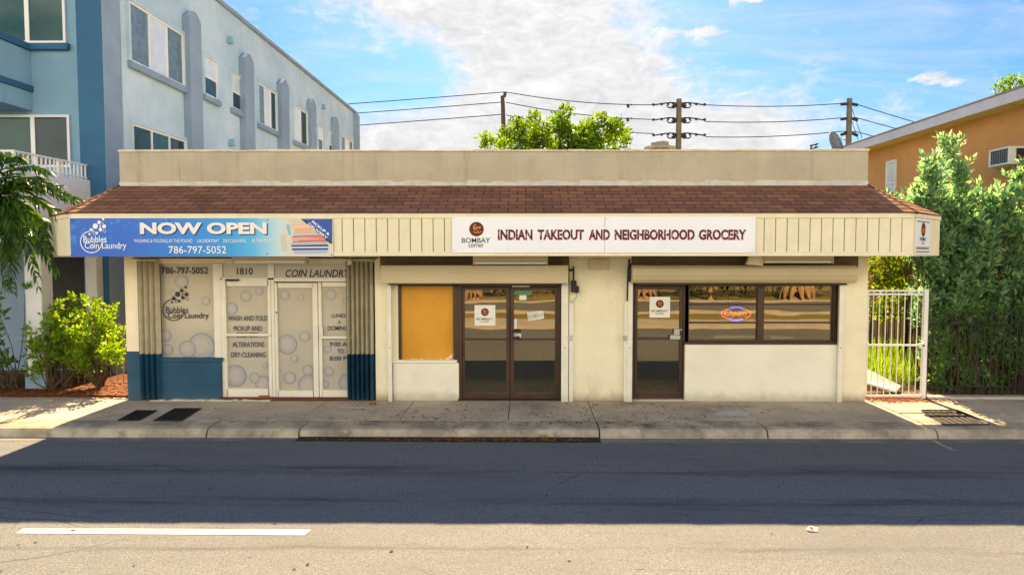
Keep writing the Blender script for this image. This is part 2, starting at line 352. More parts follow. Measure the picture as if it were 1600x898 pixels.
def roadmat():
    m = bpy.data.materials.new('worn asphalt'); m.use_nodes = True; nt = m.node_tree; nt.nodes.clear()
    out = nd(nt, 'ShaderNodeOutputMaterial'); pos = nd(nt, 'ShaderNodeNewGeometry').outputs['Position']
    def noise(scale, det=6.0, mp=None, rough=0.6, dist=0.0):
        v = pos if mp is None else nd(nt, 'ShaderNodeMapping', None, {'Vector': pos, 'Scale': mp}).outputs[0]
        return nd(nt, 'ShaderNodeTexNoise', None, {'Vector': v, 'Scale': scale, 'Detail': det, 'Roughness': rough, 'Distortion': dist}).outputs[0]
    agg = noise(62.0, 4.0, None, 0.85)
    c = mixc(nt, ramp(nt, agg, 0.30, 0.72), (0.046, 0.070, 0.080), (0.262, 0.252, 0.236))
    big = noise(0.55, 7.0, (0.45, 1.3, 1), 0.65)
    c = mixc(nt, ramp(nt, big, 0.38, 0.68, 0.0, 0.55), c, (0.10, 0.105, 0.11))
    y = nd(nt, 'ShaderNodeSeparateXYZ', None, {0: pos}).outputs[1]
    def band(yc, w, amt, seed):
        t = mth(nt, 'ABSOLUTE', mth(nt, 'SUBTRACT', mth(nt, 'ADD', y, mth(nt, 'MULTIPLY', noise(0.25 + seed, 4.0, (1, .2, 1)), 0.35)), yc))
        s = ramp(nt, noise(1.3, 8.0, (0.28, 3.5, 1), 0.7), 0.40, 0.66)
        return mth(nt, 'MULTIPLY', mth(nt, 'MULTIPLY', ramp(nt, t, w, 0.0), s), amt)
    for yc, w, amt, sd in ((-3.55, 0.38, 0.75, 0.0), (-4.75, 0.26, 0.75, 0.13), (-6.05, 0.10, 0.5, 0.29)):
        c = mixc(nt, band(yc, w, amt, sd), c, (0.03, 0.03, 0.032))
    c = mixc(nt, ramp(nt, noise(2.2, 9.0, (0.35, 2.6, 1), 0.75, 0.6), 0.55, 0.72, 0.0, 0.5), c, (0.055, 0.058, 0.06))
    vo = nd(nt, 'ShaderNodeTexVoronoi', {'feature': 'DISTANCE_TO_EDGE'}, {'Vector': nd(nt, 'ShaderNodeMapping', None, {'Vector': mixc(nt, 0.12, pos, nd(nt, 'ShaderNodeTexNoise', None, {'Vector': pos, 'Scale': 1.5, 'Detail': 5.0}).outputs[1]), 'Scale': (0.22, 0.6, 1)}).outputs[0], 'Scale': 1.0}).outputs[0]
    c = mixc(nt, mth(nt, 'MULTIPLY', ramp(nt, vo, 0.006, 0.0), ramp(nt, noise(0.5, 3.0), 0.48, 0.6, 0.0, 0.6)), c, (0.03, 0.03, 0.03))
    sp = noise(5.5, 3.0, (0.55, 1.4, 1), 0.5)
    c = mixc(nt, ramp(nt, sp, 0.735, 0.79, 0.0, 0.8), c, (0.025, 0.024, 0.025))
    b = nd(nt, 'ShaderNodeBsdfPrincipled', None, {'Base Color': c, 'Roughness': 0.85, 'Specular IOR Level': 0.25})
    bp = nd(nt, 'ShaderNodeBump', None, {'Strength': 0.45, 'Distance': 0.008, 'Height': agg})
    nt.links.new(bp.outputs[0], b.inputs['Normal']); nt.links.new(b.outputs[0], out.inputs[0]); return m
def tilemat(name, a, b_, size, grout):
    m = bpy.data.materials.new(name); m.use_nodes = True; nt = m.node_tree; nt.nodes.clear()
    out = nd(nt, 'ShaderNodeOutputMaterial'); pos = nd(nt, 'ShaderNodeNewGeometry').outputs['Position']
    br = nd(nt, 'ShaderNodeTexBrick', {'offset': 0.0}, {'Vector': pos, 'Color1': a + (1,), 'Color2': b_ + (1,), 'Mortar': grout + (1,), 'Scale': 1.0,
            'Mortar Size': 0.006, 'Brick Width': size, 'Row Height': size})
    b = nd(nt, 'ShaderNodeBsdfPrincipled', None, {'Base Color': br.outputs[0], 'Roughness': 0.4})
    nt.links.new(b.outputs[0], out.inputs[0]); return m

M = {}
M['cream'] = surf('cream painted stucco', (0.83, 0.765, 0.55), (0.77, 0.705, 0.50), 1.6, 0.8, 0.2, 0.35, 70, dirt=0.26, dirtc=(0.32, 0.27, 0.18), streak=0.30, base_dirt=0.9)
M['offwhite'] = surf('off white painted block', (0.82, 0.785, 0.64), (0.77, 0.735, 0.595), 1.3, 0.75, 0.2, 0.3, 60, dirt=0.18, dirtc=(0.36, 0.32, 0.22), base_dirt=0.7)
M['parapet'] = surf('weathered tan stucco', (0.48, 0.435, 0.325), (0.41, 0.37, 0.275), 1.1, 0.9, 0.15, 0.4, 60, dirt=0.40, dirtc=(0.26, 0.20, 0.12), dscale=0.9, streak=0.65)
M['flash'] = surf('pale roof sealant', (0.60, 0.58, 0.52), (0.48, 0.46, 0.42), 4, 0.8, 0.2, 0.3, 40)
M['coping'] = surf('pale coping', (0.66, 0.58, 0.44), (0.55, 0.47, 0.34), 3, 0.85, 0.2, 0.3, 60, dirt=0.35)
M['fascia'] = surf('cream painted boards', (0.80, 0.735, 0.52), (0.74, 0.675, 0.475), 2.4, 0.6, 0.25, 0.12, 50, dirt=0.16, dirtc=(0.34, 0.26, 0.14), streak=0.25)
M['groove'] = surf('board groove', (0.20, 0.15, 0.08), None, rough=0.9)
M['shingle'] = shinglemat()
M['hipcap'] = surf('hip shingle', (0.075, 0.035, 0.024), (0.11, 0.05, 0.035), 9, 0.9, 0.2, 0.4, 120)
M['roofdeck'] = surf('flat roof', (0.45, 0.43, 0.40), (0.36, 0.34, 0.31), 1.2, 0.9)
M['blue'] = surf('teal blue paint', (0.010, 0.072, 0.135), (0.008, 0.055, 0.11), 2.5, 0.55, 0.3, 0.2, 60, dirt=0.18, dirtc=(0.06, 0.10, 0.12), base_dirt=0.5)
M['white_frame'] = surf('white painted aluminium', (0.74, 0.70, 0.58), (0.69, 0.65, 0.53), 3, 0.45, 0.4, dirt=0.12, dirtc=(0.35, 0.3, 0.2))
M['track'] = surf('shutter track enamel', (0.78, 0.745, 0.62), (0.72, 0.68, 0.55), 4, 0.45, 0.4, dirt=0.14, dirtc=(0.35, 0.3, 0.2), base_dirt=0.4)
M['shutter'] = surf('shutter box enamel', (0.56, 0.475, 0.285), (0.52, 0.435, 0.26), 0.8, 0.38, 0.5, 0.05, 6, dirt=0.12, dirtc=(0.3, 0.20, 0.045))
M['gate_cream'] = surf('cream gate slats', (0.58, 0.53, 0.38), (0.50, 0.45, 0.31), 5, 0.6, 0.3, dirt=0.25)
M['brown'] = surf('dark bronze frame', (0.060, 0.024, 0.011), (0.042, 0.018, 0.009), 3, 0.42, 0.45)
M['dark'] = surf('dark iron', (0.018, 0.017, 0.016), (0.03, 0.027, 0.024), 8, 0.6, 0.3)
M['black_plate'] = surf('black cover plate', (0.007, 0.0065, 0.006), (0.014, 0.012, 0.010), 12, 0.75, 0.2, 0.5, 70)
M['shade_band'] = surf('painted shade brown', (0.15, 0.105, 0.06), (0.11, 0.075, 0.04), 3, 0.8)  # brown standing in for the shade above the shutter housings
M['board'] = surf('orange board', (0.66, 0.32, 0.03), (0.57, 0.265, 0.02), 1.2, 0.6, 0.3, 0.35, 14, dirt=0.2, dirtc=(0.38, 0.17, 0.02), streak=0.25)
M['film'] = surf('grey printed window film', (0.47, 0.43, 0.34), (0.43, 0.39, 0.31), 1.2, 0.07, 0.6)
M['panelgrey'] = surf('grey transom panel', (0.50, 0.455, 0.36), (0.47, 0.43, 0.34), 2, 0.3, 0.4)
for i, c in enumerate(((0.44, 0.41, 0.345), (0.385, 0.37, 0.345), (0.32, 0.32, 0.335), (0.21, 0.225, 0.28))):
    M['bub%d' % i] = surf('bubble print %s' % 'abcd'[i], c, None, rough=0.14, spec=0.45)
M['ink'] = surf('dark printed lettering', (0.022, 0.022, 0.03), None, rough=0.3)
M['ink_blue'] = surf('slate lettering', (0.05, 0.06, 0.085), None, rough=0.3)
M['paper'] = surf('white paper', (0.78, 0.76, 0.68), (0.74, 0.72, 0.64), 5, 0.6)
M['signwhite'] = surf('white sign board', (0.84, 0.85, 0.88), (0.81, 0.82, 0.85), 1.2, 0.4, 0.4, dirt=0.05, dirtc=(0.5, 0.48, 0.42))
M['maroon'] = surf('maroon lettering', (0.135, 0.007, 0.012), (0.11, 0.006, 0.010), 12, 0.45)
M['maroon_disc'] = surf('maroon emblem', (0.115, 0.012, 0.012), None, rough=0.4)
M['gold'] = surf('gold emblem stroke', (0.80, 0.42, 0.08), None, rough=0.4)
M['slate'] = surf('slate green lettering', (0.055, 0.075, 0.075), None, rough=0.4)
M['letter_white'] = surf('white lettering', (0.84, 0.84, 0.84), None, rough=0.4)
M['letter_cream'] = surf('warm white lettering', (0.80, 0.765, 0.73), None, rough=0.4)
M['banner'] = printmat('printed banner')
M['navy'] = surf('dark banner shade', (0.006, 0.028, 0.12), None, rough=0.4)
M['cobalt'] = surf('cobalt print', (0.008, 0.085, 0.42), None, rough=0.4)
M['glass'] = glassmat('bronze storefront glass', (0.58, 0.60, 0.45), (1.0, 0.88, 0.64), 0.20, 0.045)
M['interior'] = surf('dim shop wall', (0.20, 0.17, 0.12), (0.16, 0.14, 0.10), 1, 0.9)
M['tile'] = tilemat('shop floor tile', (0.30, 0.33, 0.20), (0.26, 0.29, 0.17), 0.45, (0.07, 0.07, 0.05))
M['neon_red'] = emitmat('red neon', (1.0, 0.12, 0.06), 0.75)
M['neon_blue'] = emitmat('blue neon', (0.10, 0.14, 1.0), 0.75)
M['concrete'] = surf('pavement concrete', (0.54, 0.465, 0.355), (0.41, 0.35, 0.265), 0.9, 0.9, 0.15, 0.35, 80, dirt=0.75, dirtc=(0.10, 0.088, 0.07), dscale=0.8)
M['concrete_pale'] = surf('pale pavement concrete', (0.46, 0.425, 0.37), (0.39, 0.36, 0.31), 1.1, 0.9, 0.15, 0.3, 80, dirt=0.30, dirtc=(0.14, 0.12, 0.10), dscale=0.8)
M['kerb'] = surf('kerb concrete', (0.50, 0.44, 0.31), (0.27, 0.235, 0.165), 1.6, 0.9, 0.15, 0.6, 40, dirt=0.95, dirtc=(0.06, 0.052, 0.042), dscale=2.0)
M['gutter'] = surf('gutter concrete', (0.25, 0.24, 0.22), (0.17, 0.165, 0.155), 2.0, 0.9, 0.15, 0.4, 80, dirt=0.5, dscale=2.0)
M['joint'] = surf('joint shadow gap', (0.03, 0.027, 0.022), None, rough=0.95)
M['road'] = roadmat()
M['roadpaint'] = surf('worn white road paint', (0.58, 0.56, 0.51), (0.44, 0.42, 0.38), 14, 0.7, 0.2, 0.2, 90, dirt=0.95, dirtc=(0.17, 0.165, 0.155), dscale=9)
M['soil'] = surf('bare ground', (0.23, 0.17, 0.10), (0.16, 0.115, 0.065), 1.2, 0.95, 0.1, 0.5, 30)
M['grass'] = surf('dry grass ground', (0.17, 0.17, 0.045), (0.27, 0.20, 0.085), 0.5, 0.95, 0.1, 0.6, 30, dirt=0.3, dscale=0.4)
M['lawn'] = surf('green lawn', (0.10, 0.17, 0.03), (0.14, 0.19, 0.04), 2, 0.95, 0.1, 0.6, 40)
M['mulch'] = surf('mulch', (0.16, 0.065, 0.025), (0.07, 0.03, 0.015), 14, 0.95, 0.1, 0.8, 40)
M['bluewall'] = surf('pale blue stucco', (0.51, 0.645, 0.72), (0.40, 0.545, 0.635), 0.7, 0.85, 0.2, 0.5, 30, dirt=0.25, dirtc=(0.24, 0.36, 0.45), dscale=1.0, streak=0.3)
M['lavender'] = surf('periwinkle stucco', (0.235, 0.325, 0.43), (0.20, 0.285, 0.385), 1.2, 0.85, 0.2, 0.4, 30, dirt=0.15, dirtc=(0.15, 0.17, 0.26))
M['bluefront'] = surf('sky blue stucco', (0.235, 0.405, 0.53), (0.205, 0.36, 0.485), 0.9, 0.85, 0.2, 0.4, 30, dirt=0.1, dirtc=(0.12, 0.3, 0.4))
M['bluedark'] = surf('deep blue stucco and pier shade', (0.042, 0.135, 0.25), (0.036, 0.115, 0.22), 1, 0.85, 0.2, 0.4, 30)
M['balwall'] = surf('white balcony wall', (0.70, 0.72, 0.74), (0.64, 0.66, 0.69), 1, 0.85, 0.2, 0.3, 40, dirt=0.12, dirtc=(0.4, 0.42, 0.45), streak=0.2)
M['winframe'] = surf('white window frame', (0.72, 0.74, 0.74), None, rough=0.4)
def panemat(name, c):
    m = surf(name, c, tuple(x * 0.8 for x in c), 1.5, 0.04, 0.25); return m
M['pane_dark'] = panemat('dark window pane', (0.022, 0.05, 0.065))
M['pane_screen'] = surf('window insect screen', (0.10, 0.16, 0.20), (0.15, 0.22, 0.27), 5, 0.4, 0.4, contrast=(0.42, 0.58))
M['pane_curtain'] = surf('curtained window pane', (0.62, 0.68, 0.70), (0.55, 0.61, 0.64), 3, 0.08, 0.7)
M['pane_green'] = panemat('green tinted pane', (0.025, 0.085, 0.085))
M['orange'] = surf('orange stucco', (0.61, 0.33, 0.135), (0.55, 0.29, 0.115), 0.8, 0.9, 0.15, 0.4, 40, dirt=0.2, dirtc=(0.35, 0.15, 0.05))
M['soffit'] = surf('stained soffit', (0.72, 0.56, 0.25), (0.64, 0.49, 0.21), 1.0, 0.85, 0.2, dirt=0.6, dirtc=(0.22, 0.11, 0.03), dscale=0.8)
M['eave'] = surf('pale eave board', (0.58, 0.60, 0.68), (0.52, 0.54, 0.61), 2, 0.7)
M['roofing'] = surf('grey roofing', (0.34, 0.30, 0.28), (0.26, 0.23, 0.21), 2, 0.9)
M['metalwhite'] = surf('white enamel metal', (0.76, 0.75, 0.72), (0.70, 0.69, 0.66), 6, 0.45, 0.4, dirt=0.2, dirtc=(0.38, 0.3, 0.2))
M['acgrill'] = surf('condenser grille', (0.018, 0.035, 0.085), None, rough=0.5)
M['galv'] = surf('galvanised metal', (0.50, 0.49, 0.42), (0.40, 0.39, 0.34), 6, 0.45, 0.5, metal=0.3)
M['dishgrey'] = surf('grey dish paint', (0.20, 0.22, 0.22), (0.16, 0.175, 0.175), 5, 0.6)
M['ventgrey'] = surf('dull vent metal', (0.27, 0.25, 0.20), (0.21, 0.19, 0.15), 5, 0.6)
M['wood'] = surf('weathered pole', (0.085, 0.072, 0.06), (0.055, 0.048, 0.04), 3, 0.9, 0.1)
M['poleconc'] = surf('weathered grey green pole', (0.15, 0.145, 0.105), (0.10, 0.10, 0.075), 2, 0.9, 0.1)
M['wire'] = surf('wire', (0.02, 0.02, 0.022), None, rough=0.6)
M['bark'] = surf('bark', (0.13, 0.09, 0.055), (0.08, 0.055, 0.035), 7, 0.9, 0.1, 0.6, 30)
M['palebark'] = surf('pale fig bark', (0.44, 0.31, 0.19), (0.30, 0.20, 0.115), 3, 0.9, 0.1, 0.6, 14)
M['leaf_shrub'] = leafmat('bright shrub leaf', (0.07, 0.165, 0.012), (0.19, 0.27, 0.020), 0.45, 0.4)
M['leaf_silver'] = leafmat('silver green leaf', (0.035, 0.13, 0.07), (0.30, 0.43, 0.19), 0.40, 0.5)
M['leaf_green'] = leafmat('deep green leaf', (0.05, 0.13, 0.025), (0.11, 0.20, 0.04), 0.45, 0.45)
M['leaf_tree'] = leafmat('yellow green tree leaf', (0.05, 0.125, 0.010), (0.13, 0.20, 0.016), 0.42, 0.45)
M['leaf_hedge'] = leafmat('backlit hedge leaf', (0.055, 0.115, 0.015), (0.17, 0.20, 0.03), 0.5, 0.5)
M['leaf_palm'] = leafmat('palm leaflet', (0.018, 0.062, 0.014), (0.075, 0.135, 0.016), 0.30, 0.35)
M['leaf_far'] = leafmat('dull green leaf', (0.03, 0.06, 0.014), (0.06, 0.09, 0.02), 0.3, 0.6)
M['litter'] = leafmat('dry fallen leaf', (0.36, 0.12, 0.03), (0.16, 0.06, 0.022), 0.15, 0.8)
M['blade'] = leafmat('grass blade', (0.10, 0.20, 0.014), (0.19, 0.27, 0.03), 0.5, 0.5)
M['debris'] = leafmat('dark leaf litter', (0.022, 0.018, 0.013), (0.06, 0.042, 0.025), 0.0, 0.9)
M['redlip'] = surf('red brown threshold', (0.13, 0.035, 0.022), (0.09, 0.025, 0.018), 6, 0.7)
M['redprint'] = surf('red print', (0.5, 0.05, 0.04), None, rough=0.5)
M['greenprint'] = surf('green print', (0.10, 0.24, 0.12), None, rough=0.5)

# ------------------------------------------------------------------ the setting: ground, road, pavement, kerb
def sheet(name, x0, x1, y0, y1, z, mat):
    mb = MB(); mb.quad([(x0, y0, z), (x1, y0, z), (x1, y1, z), (x0, y1, z)]); return tag(mb.build(name, mat, recalc=False), kind='structure')
ROADZ = -0.15
sheet('ground', -900, 900, -900, 1200, -0.165, M['grass'])
sheet('road', -150, 150, -13.6, -2.02, ROADZ, M['road'])
tag(MB().box(-150, 150, -16.2, -13.6, -0.3, 0.0).build('far_pavement', M['concrete_pale']), kind='structure')
tag(MB().box(-150, 150, -60, -16.2, -0.3, 0.02).build('far_verge', M['grass']), kind='structure')
sheet('far_road', -150, 150, -25.5, -18.6, 0.03, M['road'])
tag(MB().box(-150, 150, -18.6, -18.35, -.1, .14).box(-150, 150, -25.75, -25.5, -.1, .14).build('far_kerb', M['concrete_pale']), kind='structure')
# pavement slabs with open joints, in real pieces
JX = [PZ(a, b, 0)[0] for a, b in ((20, 655), (208, 648), (320, 650), (478, 650), (630, 648), (795, 645), (928, 650), (1055, 656), (1185, 656), (1330, 648), (1480, 648))]
JX = [-60, -30, -18, -14.4] + JX + [10.4, 12.2, 14, 20, 40, 60]
PAVE_Y0, PAVE_Y1 = -1.52, 0.30
mb = MB()
for a, b in zip(JX[:-1], JX[1:]): mb.box(a + 0.007, b - 0.007, PAVE_Y0 + 0.005, PAVE_Y1, -0.3, 0.0)
tag(mb.build('pavement', M['concrete'], bevel=0.006), kind='structure')
tag(MB().box(-60, 60, PAVE_Y0 - 0.01, PAVE_Y1 - 0.02, -0.4, -0.03).build('pavement_base', M['joint']), kind='structure')
# kerb in sections; the middle one bridges the open storm drain
KJ = [-60, -30, -14] + [PZ(a, 680, 0)[0] for a in (302, 453, 941, 1213)] + [PZ(1475, 675, 0)[0], 14, 30, 60]
INL = (PZ(453, 680, 0)[0], PZ(941, 680, 0)[0])
def kerb_profile(drop, thin=False):
    y1, yb = PAVE_Y0 - 0.004, -2.11
    zb = -0.32
    if thin: return [(y1, -0.115), (y1, 0.0), (-1.98, -0.004), (-2.06, -0.022), (yb + .005, -0.075), (yb, -0.13), (yb + .06, -0.135)]
    return [(y1, zb), (y1, 0.0), (-1.94, -0.003), (-2.03, -0.018), (-2.075, -0.055), (yb, -0.145), (yb - .01, zb)]
mb = MB()
for a, b in zip(KJ[:-1], KJ[1:]):
    inl = abs(a - INL[0]) < .01
    n = 1 if (b - a) > 8 else 6
    mb.prism(kerb_profile(0, inl), a + 0.012, b - 0.012, axis='x')
tag(mb.build('kerb', M['kerb'], bevel=0.008), kind='structure')
mb = MB()      # storm drain throat under the kerb
mb.box(INL[0], INL[1], -1.62, -1.58, -0.9, -0.10); mb.box(INL[0] - .1, INL[0], -2.08, -1.58, -0.9, -0.10)
mb.box(INL[1], INL[1] + .1, -2.08, -1.58, -0.9, -0.10); mb.box(INL[0], INL[1], -2.40, -1.58, -0.95, -0.9)
drain = tag(mb.build('storm_drain', M['joint']), 'long dark storm drain opening under the middle stretch of kerb', 'drain')
# gutter pan: flat beside, sloping into the drain in the middle
mb = MB()
mb.quad([(-60, -2.36, ROADZ + .004), (INL[0], -2.30, ROADZ + .004), (INL[0], -2.0, ROADZ + .004), (-60, -2.0, ROADZ + .004)])
mb.quad([(INL[1], -2.36, ROADZ + .004), (60, -2.32, ROADZ + .004), (60, -2.0, ROADZ + .004), (INL[1], -2.0, ROADZ + .004)])
tag(mb.build('gutter', M['gutter'], recalc=False), kind='structure')
mb = MB()
mb.quad([(INL[0], -2.30, ROADZ + .006), (INL[1], -2.36, ROADZ + .006), (INL[1], -2.12, ROADZ + .006), (INL[0], -2.10, ROADZ + .006)])
tag(mb.build('drain_lip', M['joint'], recalc=False), kind='structure')
# painted lane dash
a, b, c, d = PZ(37, 825, ROADZ), PZ(486, 827, ROADZ), PZ(476, 836, ROADZ), PZ(25, 833, ROADZ)
mb = MB(); mb.quad([(d[0], d[1], ROADZ + .004), (c[0], c[1], ROADZ + .004), (b[0], b[1], ROADZ + .004), (a[0], a[1], ROADZ + .004)])
tag(mb.build('lane_marking', M['roadpaint'], recalc=False), kind='structure')
sheet('back_lot', -60, 60, PAVE_Y1, 60, -0.02, M['soil'])
sheet('side_lawn', 6.75, 10.8, 3.0, 12.5, 0.0, M['lawn'])

# ------------------------------------------------------------------ the shop building
YF = 0.0                                             # wall face
XL = PY(196, 500, YF)[0]; XR = PY(1355, 500, YF)[0]
ZTOP = PY(770, 233, YF)[1]; ZROOF = PY(770, 290, YF)[1]
ZSOF = 2.79; YC = -1.2
shop = thing('store_building', 'long low cream shop with brown shingled canopy and three shopfront bays', 'building', ((XL + XR) / 2, 0, 0))
zblue = PY(205, 549, YF)[1]
def xw(px, Y=0.0): return PY(px, 510, Y)[0]
B1 = (xw(219), xw(586)); B2 = (xw(611), xw(889)); B3 = (xw(986), xw(1315))
HB = 2.72
mb = MB()
def pillar(x0, x1, blue=False):
    if blue:
        mb.box(x0, x1, 0, 0.30, 0, zblue, 1); mb.box(x0, x1, 0.001, 0.30, zblue, HB, 0)
    else: mb.box(x0, x1, 0, 0.30, 0, HB, 0)
pillar(XL, B1[0], True); pillar(B1[1], B2[0]); pillar(B2[1], B3[0]); pillar(B3[1], XR)
mb.box(XL, XR, 0, 0.30, HB, ZROOF - .02, 0)
mb.box(XL, XL + .25, 0.30, 14, 0, ZROOF - .02); mb.box(XR - .25, XR, 0.30, 14, 0, ZROOF - .02); mb.box(XL + .25, XR - .25, 13.75, 14, 0, ZROOF - .02)
mb.build('wall', [M['cream'], M['blue']], shop, bevel=0.012)
# parapet with expansion cracks, coping and flashing
mb = MB()
PXL, PXR = PY(186, 262, YF)[0], PY(1357, 262, YF)[0]
zt = ZTOP - 0.05
mb.box(PXL, PXR, 0.002, 0.22, ZROOF - .02, zt); mb.box(PXL, PXL + .2, 0.22, 14.05, ZROOF - .02, zt); mb.box(PXR - .2, PXR, 0.22, 14.05, ZROOF - .02, zt); mb.box(PXL + .2, PXR - .2, 13.85, 14.05, ZROOF - .02, zt)
mb.build('parapet', M['parapet'], shop, bevel=0.015)
mb = MB(); g = random.Random(5)
n = 40
for i in range(n):
    x0 = PXL - .012 + (PXR - PXL + .024) * i / n; x1 = PXL - .012 + (PXR - PXL + .024) * (i + 1) / n
    mb.box(x0, x1, -0.012, 0.24, zt, zt + 0.038 + g.uniform(-.006, .012))
mb.box(PXL - .012, PXL + .22, 0.24, 14.06, zt, zt + .04); mb.box(PXR - .22, PXR + .012, 0.24, 14.06, zt, zt + .04)
mb.build('coping', M['coping'], shop, bevel=0.01)
mb = MB()
for i in range(60):
    x0 = PXL + (PXR - PXL) * i / 60; x1 = PXL + (PXR - PXL) * (i + 1) / 60
    mb.box(x0, x1, -0.006 - g.uniform(0, .004), 0.002, ZROOF - .02, ZROOF + 0.055 + g.uniform(0, .05))
mb.build('flashing', M['flash'], shop)
mb = MB(); mb.box(PXL + .2, PXR - .2, .22, 13.85, ZROOF + .02, ZROOF + .14); mb.build('roof_deck', M['roofdeck'], shop)
# canopy
FX0, FX1 = PY(110, 366, YC)[0], PY(1427, 366, YC)[0]
ZF0, ZF1 = PY(770, 400, YC)[1], PY(770, 333, YC)[1]
CH = 1.19
OX0, OX1 = FX0 - CH + .03, FX1 + CH - .03; OY = -0.02
zt1, zb1 = PY(770, 341, YC)[1], PY(770, 393, YC)[1]
mb = MB()                                        # top and bottom trim + boards
mb.box(FX0, FX1, YC - .022, YC + .03, zt1, ZF1); mb.box(FX0, FX1, YC - .018, YC + .03, ZF0, zb1)
nb_ = 74; bw = (FX1 - FX0) / nb_
for i in range(nb_):
    mb.box(FX0 + bw * i + .007, FX0 + bw * (i + 1) - .007, YC - g.uniform(0, .004), YC + .03, zb1, zt1)
mb.build('fascia_boards', M['fascia'], shop, bevel=0.004)
mb = MB(); mb.box(FX0 + .01, FX1 - .01, YC + .012, YC + .032, zb1 - .01, zt1 + .01); mb.build('fascia_backing', M['groove'], shop)
def chamfer(mb, sx, fx, ox, z0, z1, off):
    nx, ny = sx * .7071 * off, -.7071 * off
    mb.prism([(fx + nx, YC + ny), (ox + nx, OY + ny), (ox - sx * .03, OY + .02), (fx - sx * .03, YC + .03)], z0, z1, axis='z')
for sx, fx, ox in ((-1, FX0, OX0), (1, FX1, OX1)):
    mb = MB()
    chamfer(mb, sx, fx, ox, ZF0, ZF1 - .075, 0.0); chamfer(mb, sx, fx, ox, ZF1 - .073, ZF1, 0.02)
    xs = sorted((XL if sx < 0 else XR, ox))
    if sx < 0: mb.box(xs[0] + .01, xs[1] - .04, OY + .02, OY + .06, ZF0, ZF1)
    else:
        mb.box(ox - .04, ox, OY + .022, 1.42, ZF0, ZF1); mb.box(xs[0] + .01, ox - .042, 1.38, 1.42, ZF0, ZF1); mb.box(xs[0] + .01, ox - .042, OY + .03, 1.378, ZSOF + .02, ZSOF + .04)
    mb.build('fascia_return', M['fascia'], shop, bevel=0.004)
mb = MB(); mb.prism([(FX0 + .02, YC + .04), (FX1 - .02, YC + .04), (OX1 - .06, OY + .01), (OX0 + .06, OY + .01)], ZSOF + .02, ZSOF + .04, axis='z'); mb.build('canopy_soffit', M['fascia'], shop)
def courses(mb, AT, BT, AB, BB, n=8, u0=0.0):
    """overlapping shingle courses from the top edge AT-BT down to the lower edge AB-BB"""
    AT, BT, AB, BB = map(Vector, (AT, BT, AB, BB))
    nrm = (BB - AB).cross(AT - AB); nrm = nrm.normalized() if nrm.z > 0 else -nrm.normalized()
    H = ((AT + BT) / 2 - (AB + BB) / 2).length; ud = (BB - AB).normalized()
    for i in range(n):
        t0, t1 = i / n, (i + 1) / n
        a, b = AB.lerp(AT, t0), BB.lerp(BT, t0); c, d = BB.lerp(BT, min(1, t1 + .12)), AB.lerp(AT, min(1, t1 + .12))
        a2, b2 = a + nrm * .016, b + nrm * .016
        def U(p, v): return ((p - AB).dot(ud) + u0, v)
        v0 = i * 0.165 + .004; v1 = v0 + 0.157
        mb.quad([a2, b2, c, d], 0, [U(a2, v0), U(b2, v0), U(c, v1), U(d, v1)])
        mb.quad([a, b, b2, a2], 0, [U(a, v0), U(b, v0), U(b2, v0 + .01), U(a2, v0 + .01)])
EX = 0.05
zr0 = ZF1 + .012
tl, tr = (PXL + .0, 0.0, ZROOF), (PXR, 0.0, ZROOF)
fl, fr = (FX0 - EX * .4, YC - EX, zr0 - .01), (FX1 + EX * .4, YC - EX, zr0 - .01)
ol, orr = (OX0 - EX * .7, OY, zr0 - .01), (OX1 + EX * .7, OY, zr0 - .01)
mb = MB(); courses(mb, tl, tr, fl, fr)
SY1 = 1.45
courses(mb, tr, (tr[0], SY1, ZROOF), orr, (orr[0], SY1, orr[2]), 8, 7.0)
mb.quad([orr, (orr[0], SY1, orr[2]), (tr[0], SY1, orr[2]), (tr[0], 0, orr[2])], 0, [(0, 0)] * 4); mb.quad([(orr[0], SY1, orr[2]), (tr[0], SY1, ZROOF), (tr[0], SY1, orr[2])], 0, [(0, .05), (1, .05), (1, .1)])
courses(mb, (tl[0] - .001, .01, ZROOF), tl, ol, fl, 8, 3.0); courses(mb, tr, (tr[0] + .001, .01, ZROOF), fr, orr, 8, 5.0)
mb.quad([(FX0, YC, zr0 - .01), (FX1, YC, zr0 - .01), (OX1, OY, zr0 - .01), (OX0, OY, zr0 - .01)], 0, [(0, 0)] * 4)
mb.quad([ol, tl, (tl[0], .02, zr0 - .01)], 0, [(0, .05), (1, .05), (1, .1)]); 
roof = mb.build('canopy_roof', M['shingle'], shop)
for a, b in ((tl, fl), (tr, fr)):
    a, b = Vector(a), Vector(b); mb = MB()
    for k in range(9): mb.tube([a.lerp(b, k / 9) + Vector((0, 0, .0)), a.lerp(b, (k + 1) / 9 + .015) + Vector((0, 0, .006))], [.022, .027], 6)
    mb.build('hip_cap', M['hipcap'], roof)
# interior
mb = MB(); mb.box(XL + .3, XR - .3, .35, 9, -.05, .03); mb.build('interior_floor', M['tile'], shop)
mb = MB(); mb.box(XL + .26, XR - .26, 8, 8.1, .03, 2.9); mb.box(B2[0] - .05, B2[0], .32, 8, .03, 2.9); mb.box((B2[1] + B3[0]) / 2, (B2[1] + B3[0]) / 2 + .1, .32, 8, .03, 2.9)
mb.box(XL + .26, XR - .26, .32, 8, 2.9, 3.0); mb.build('interior_wall', M['interior'], shop)

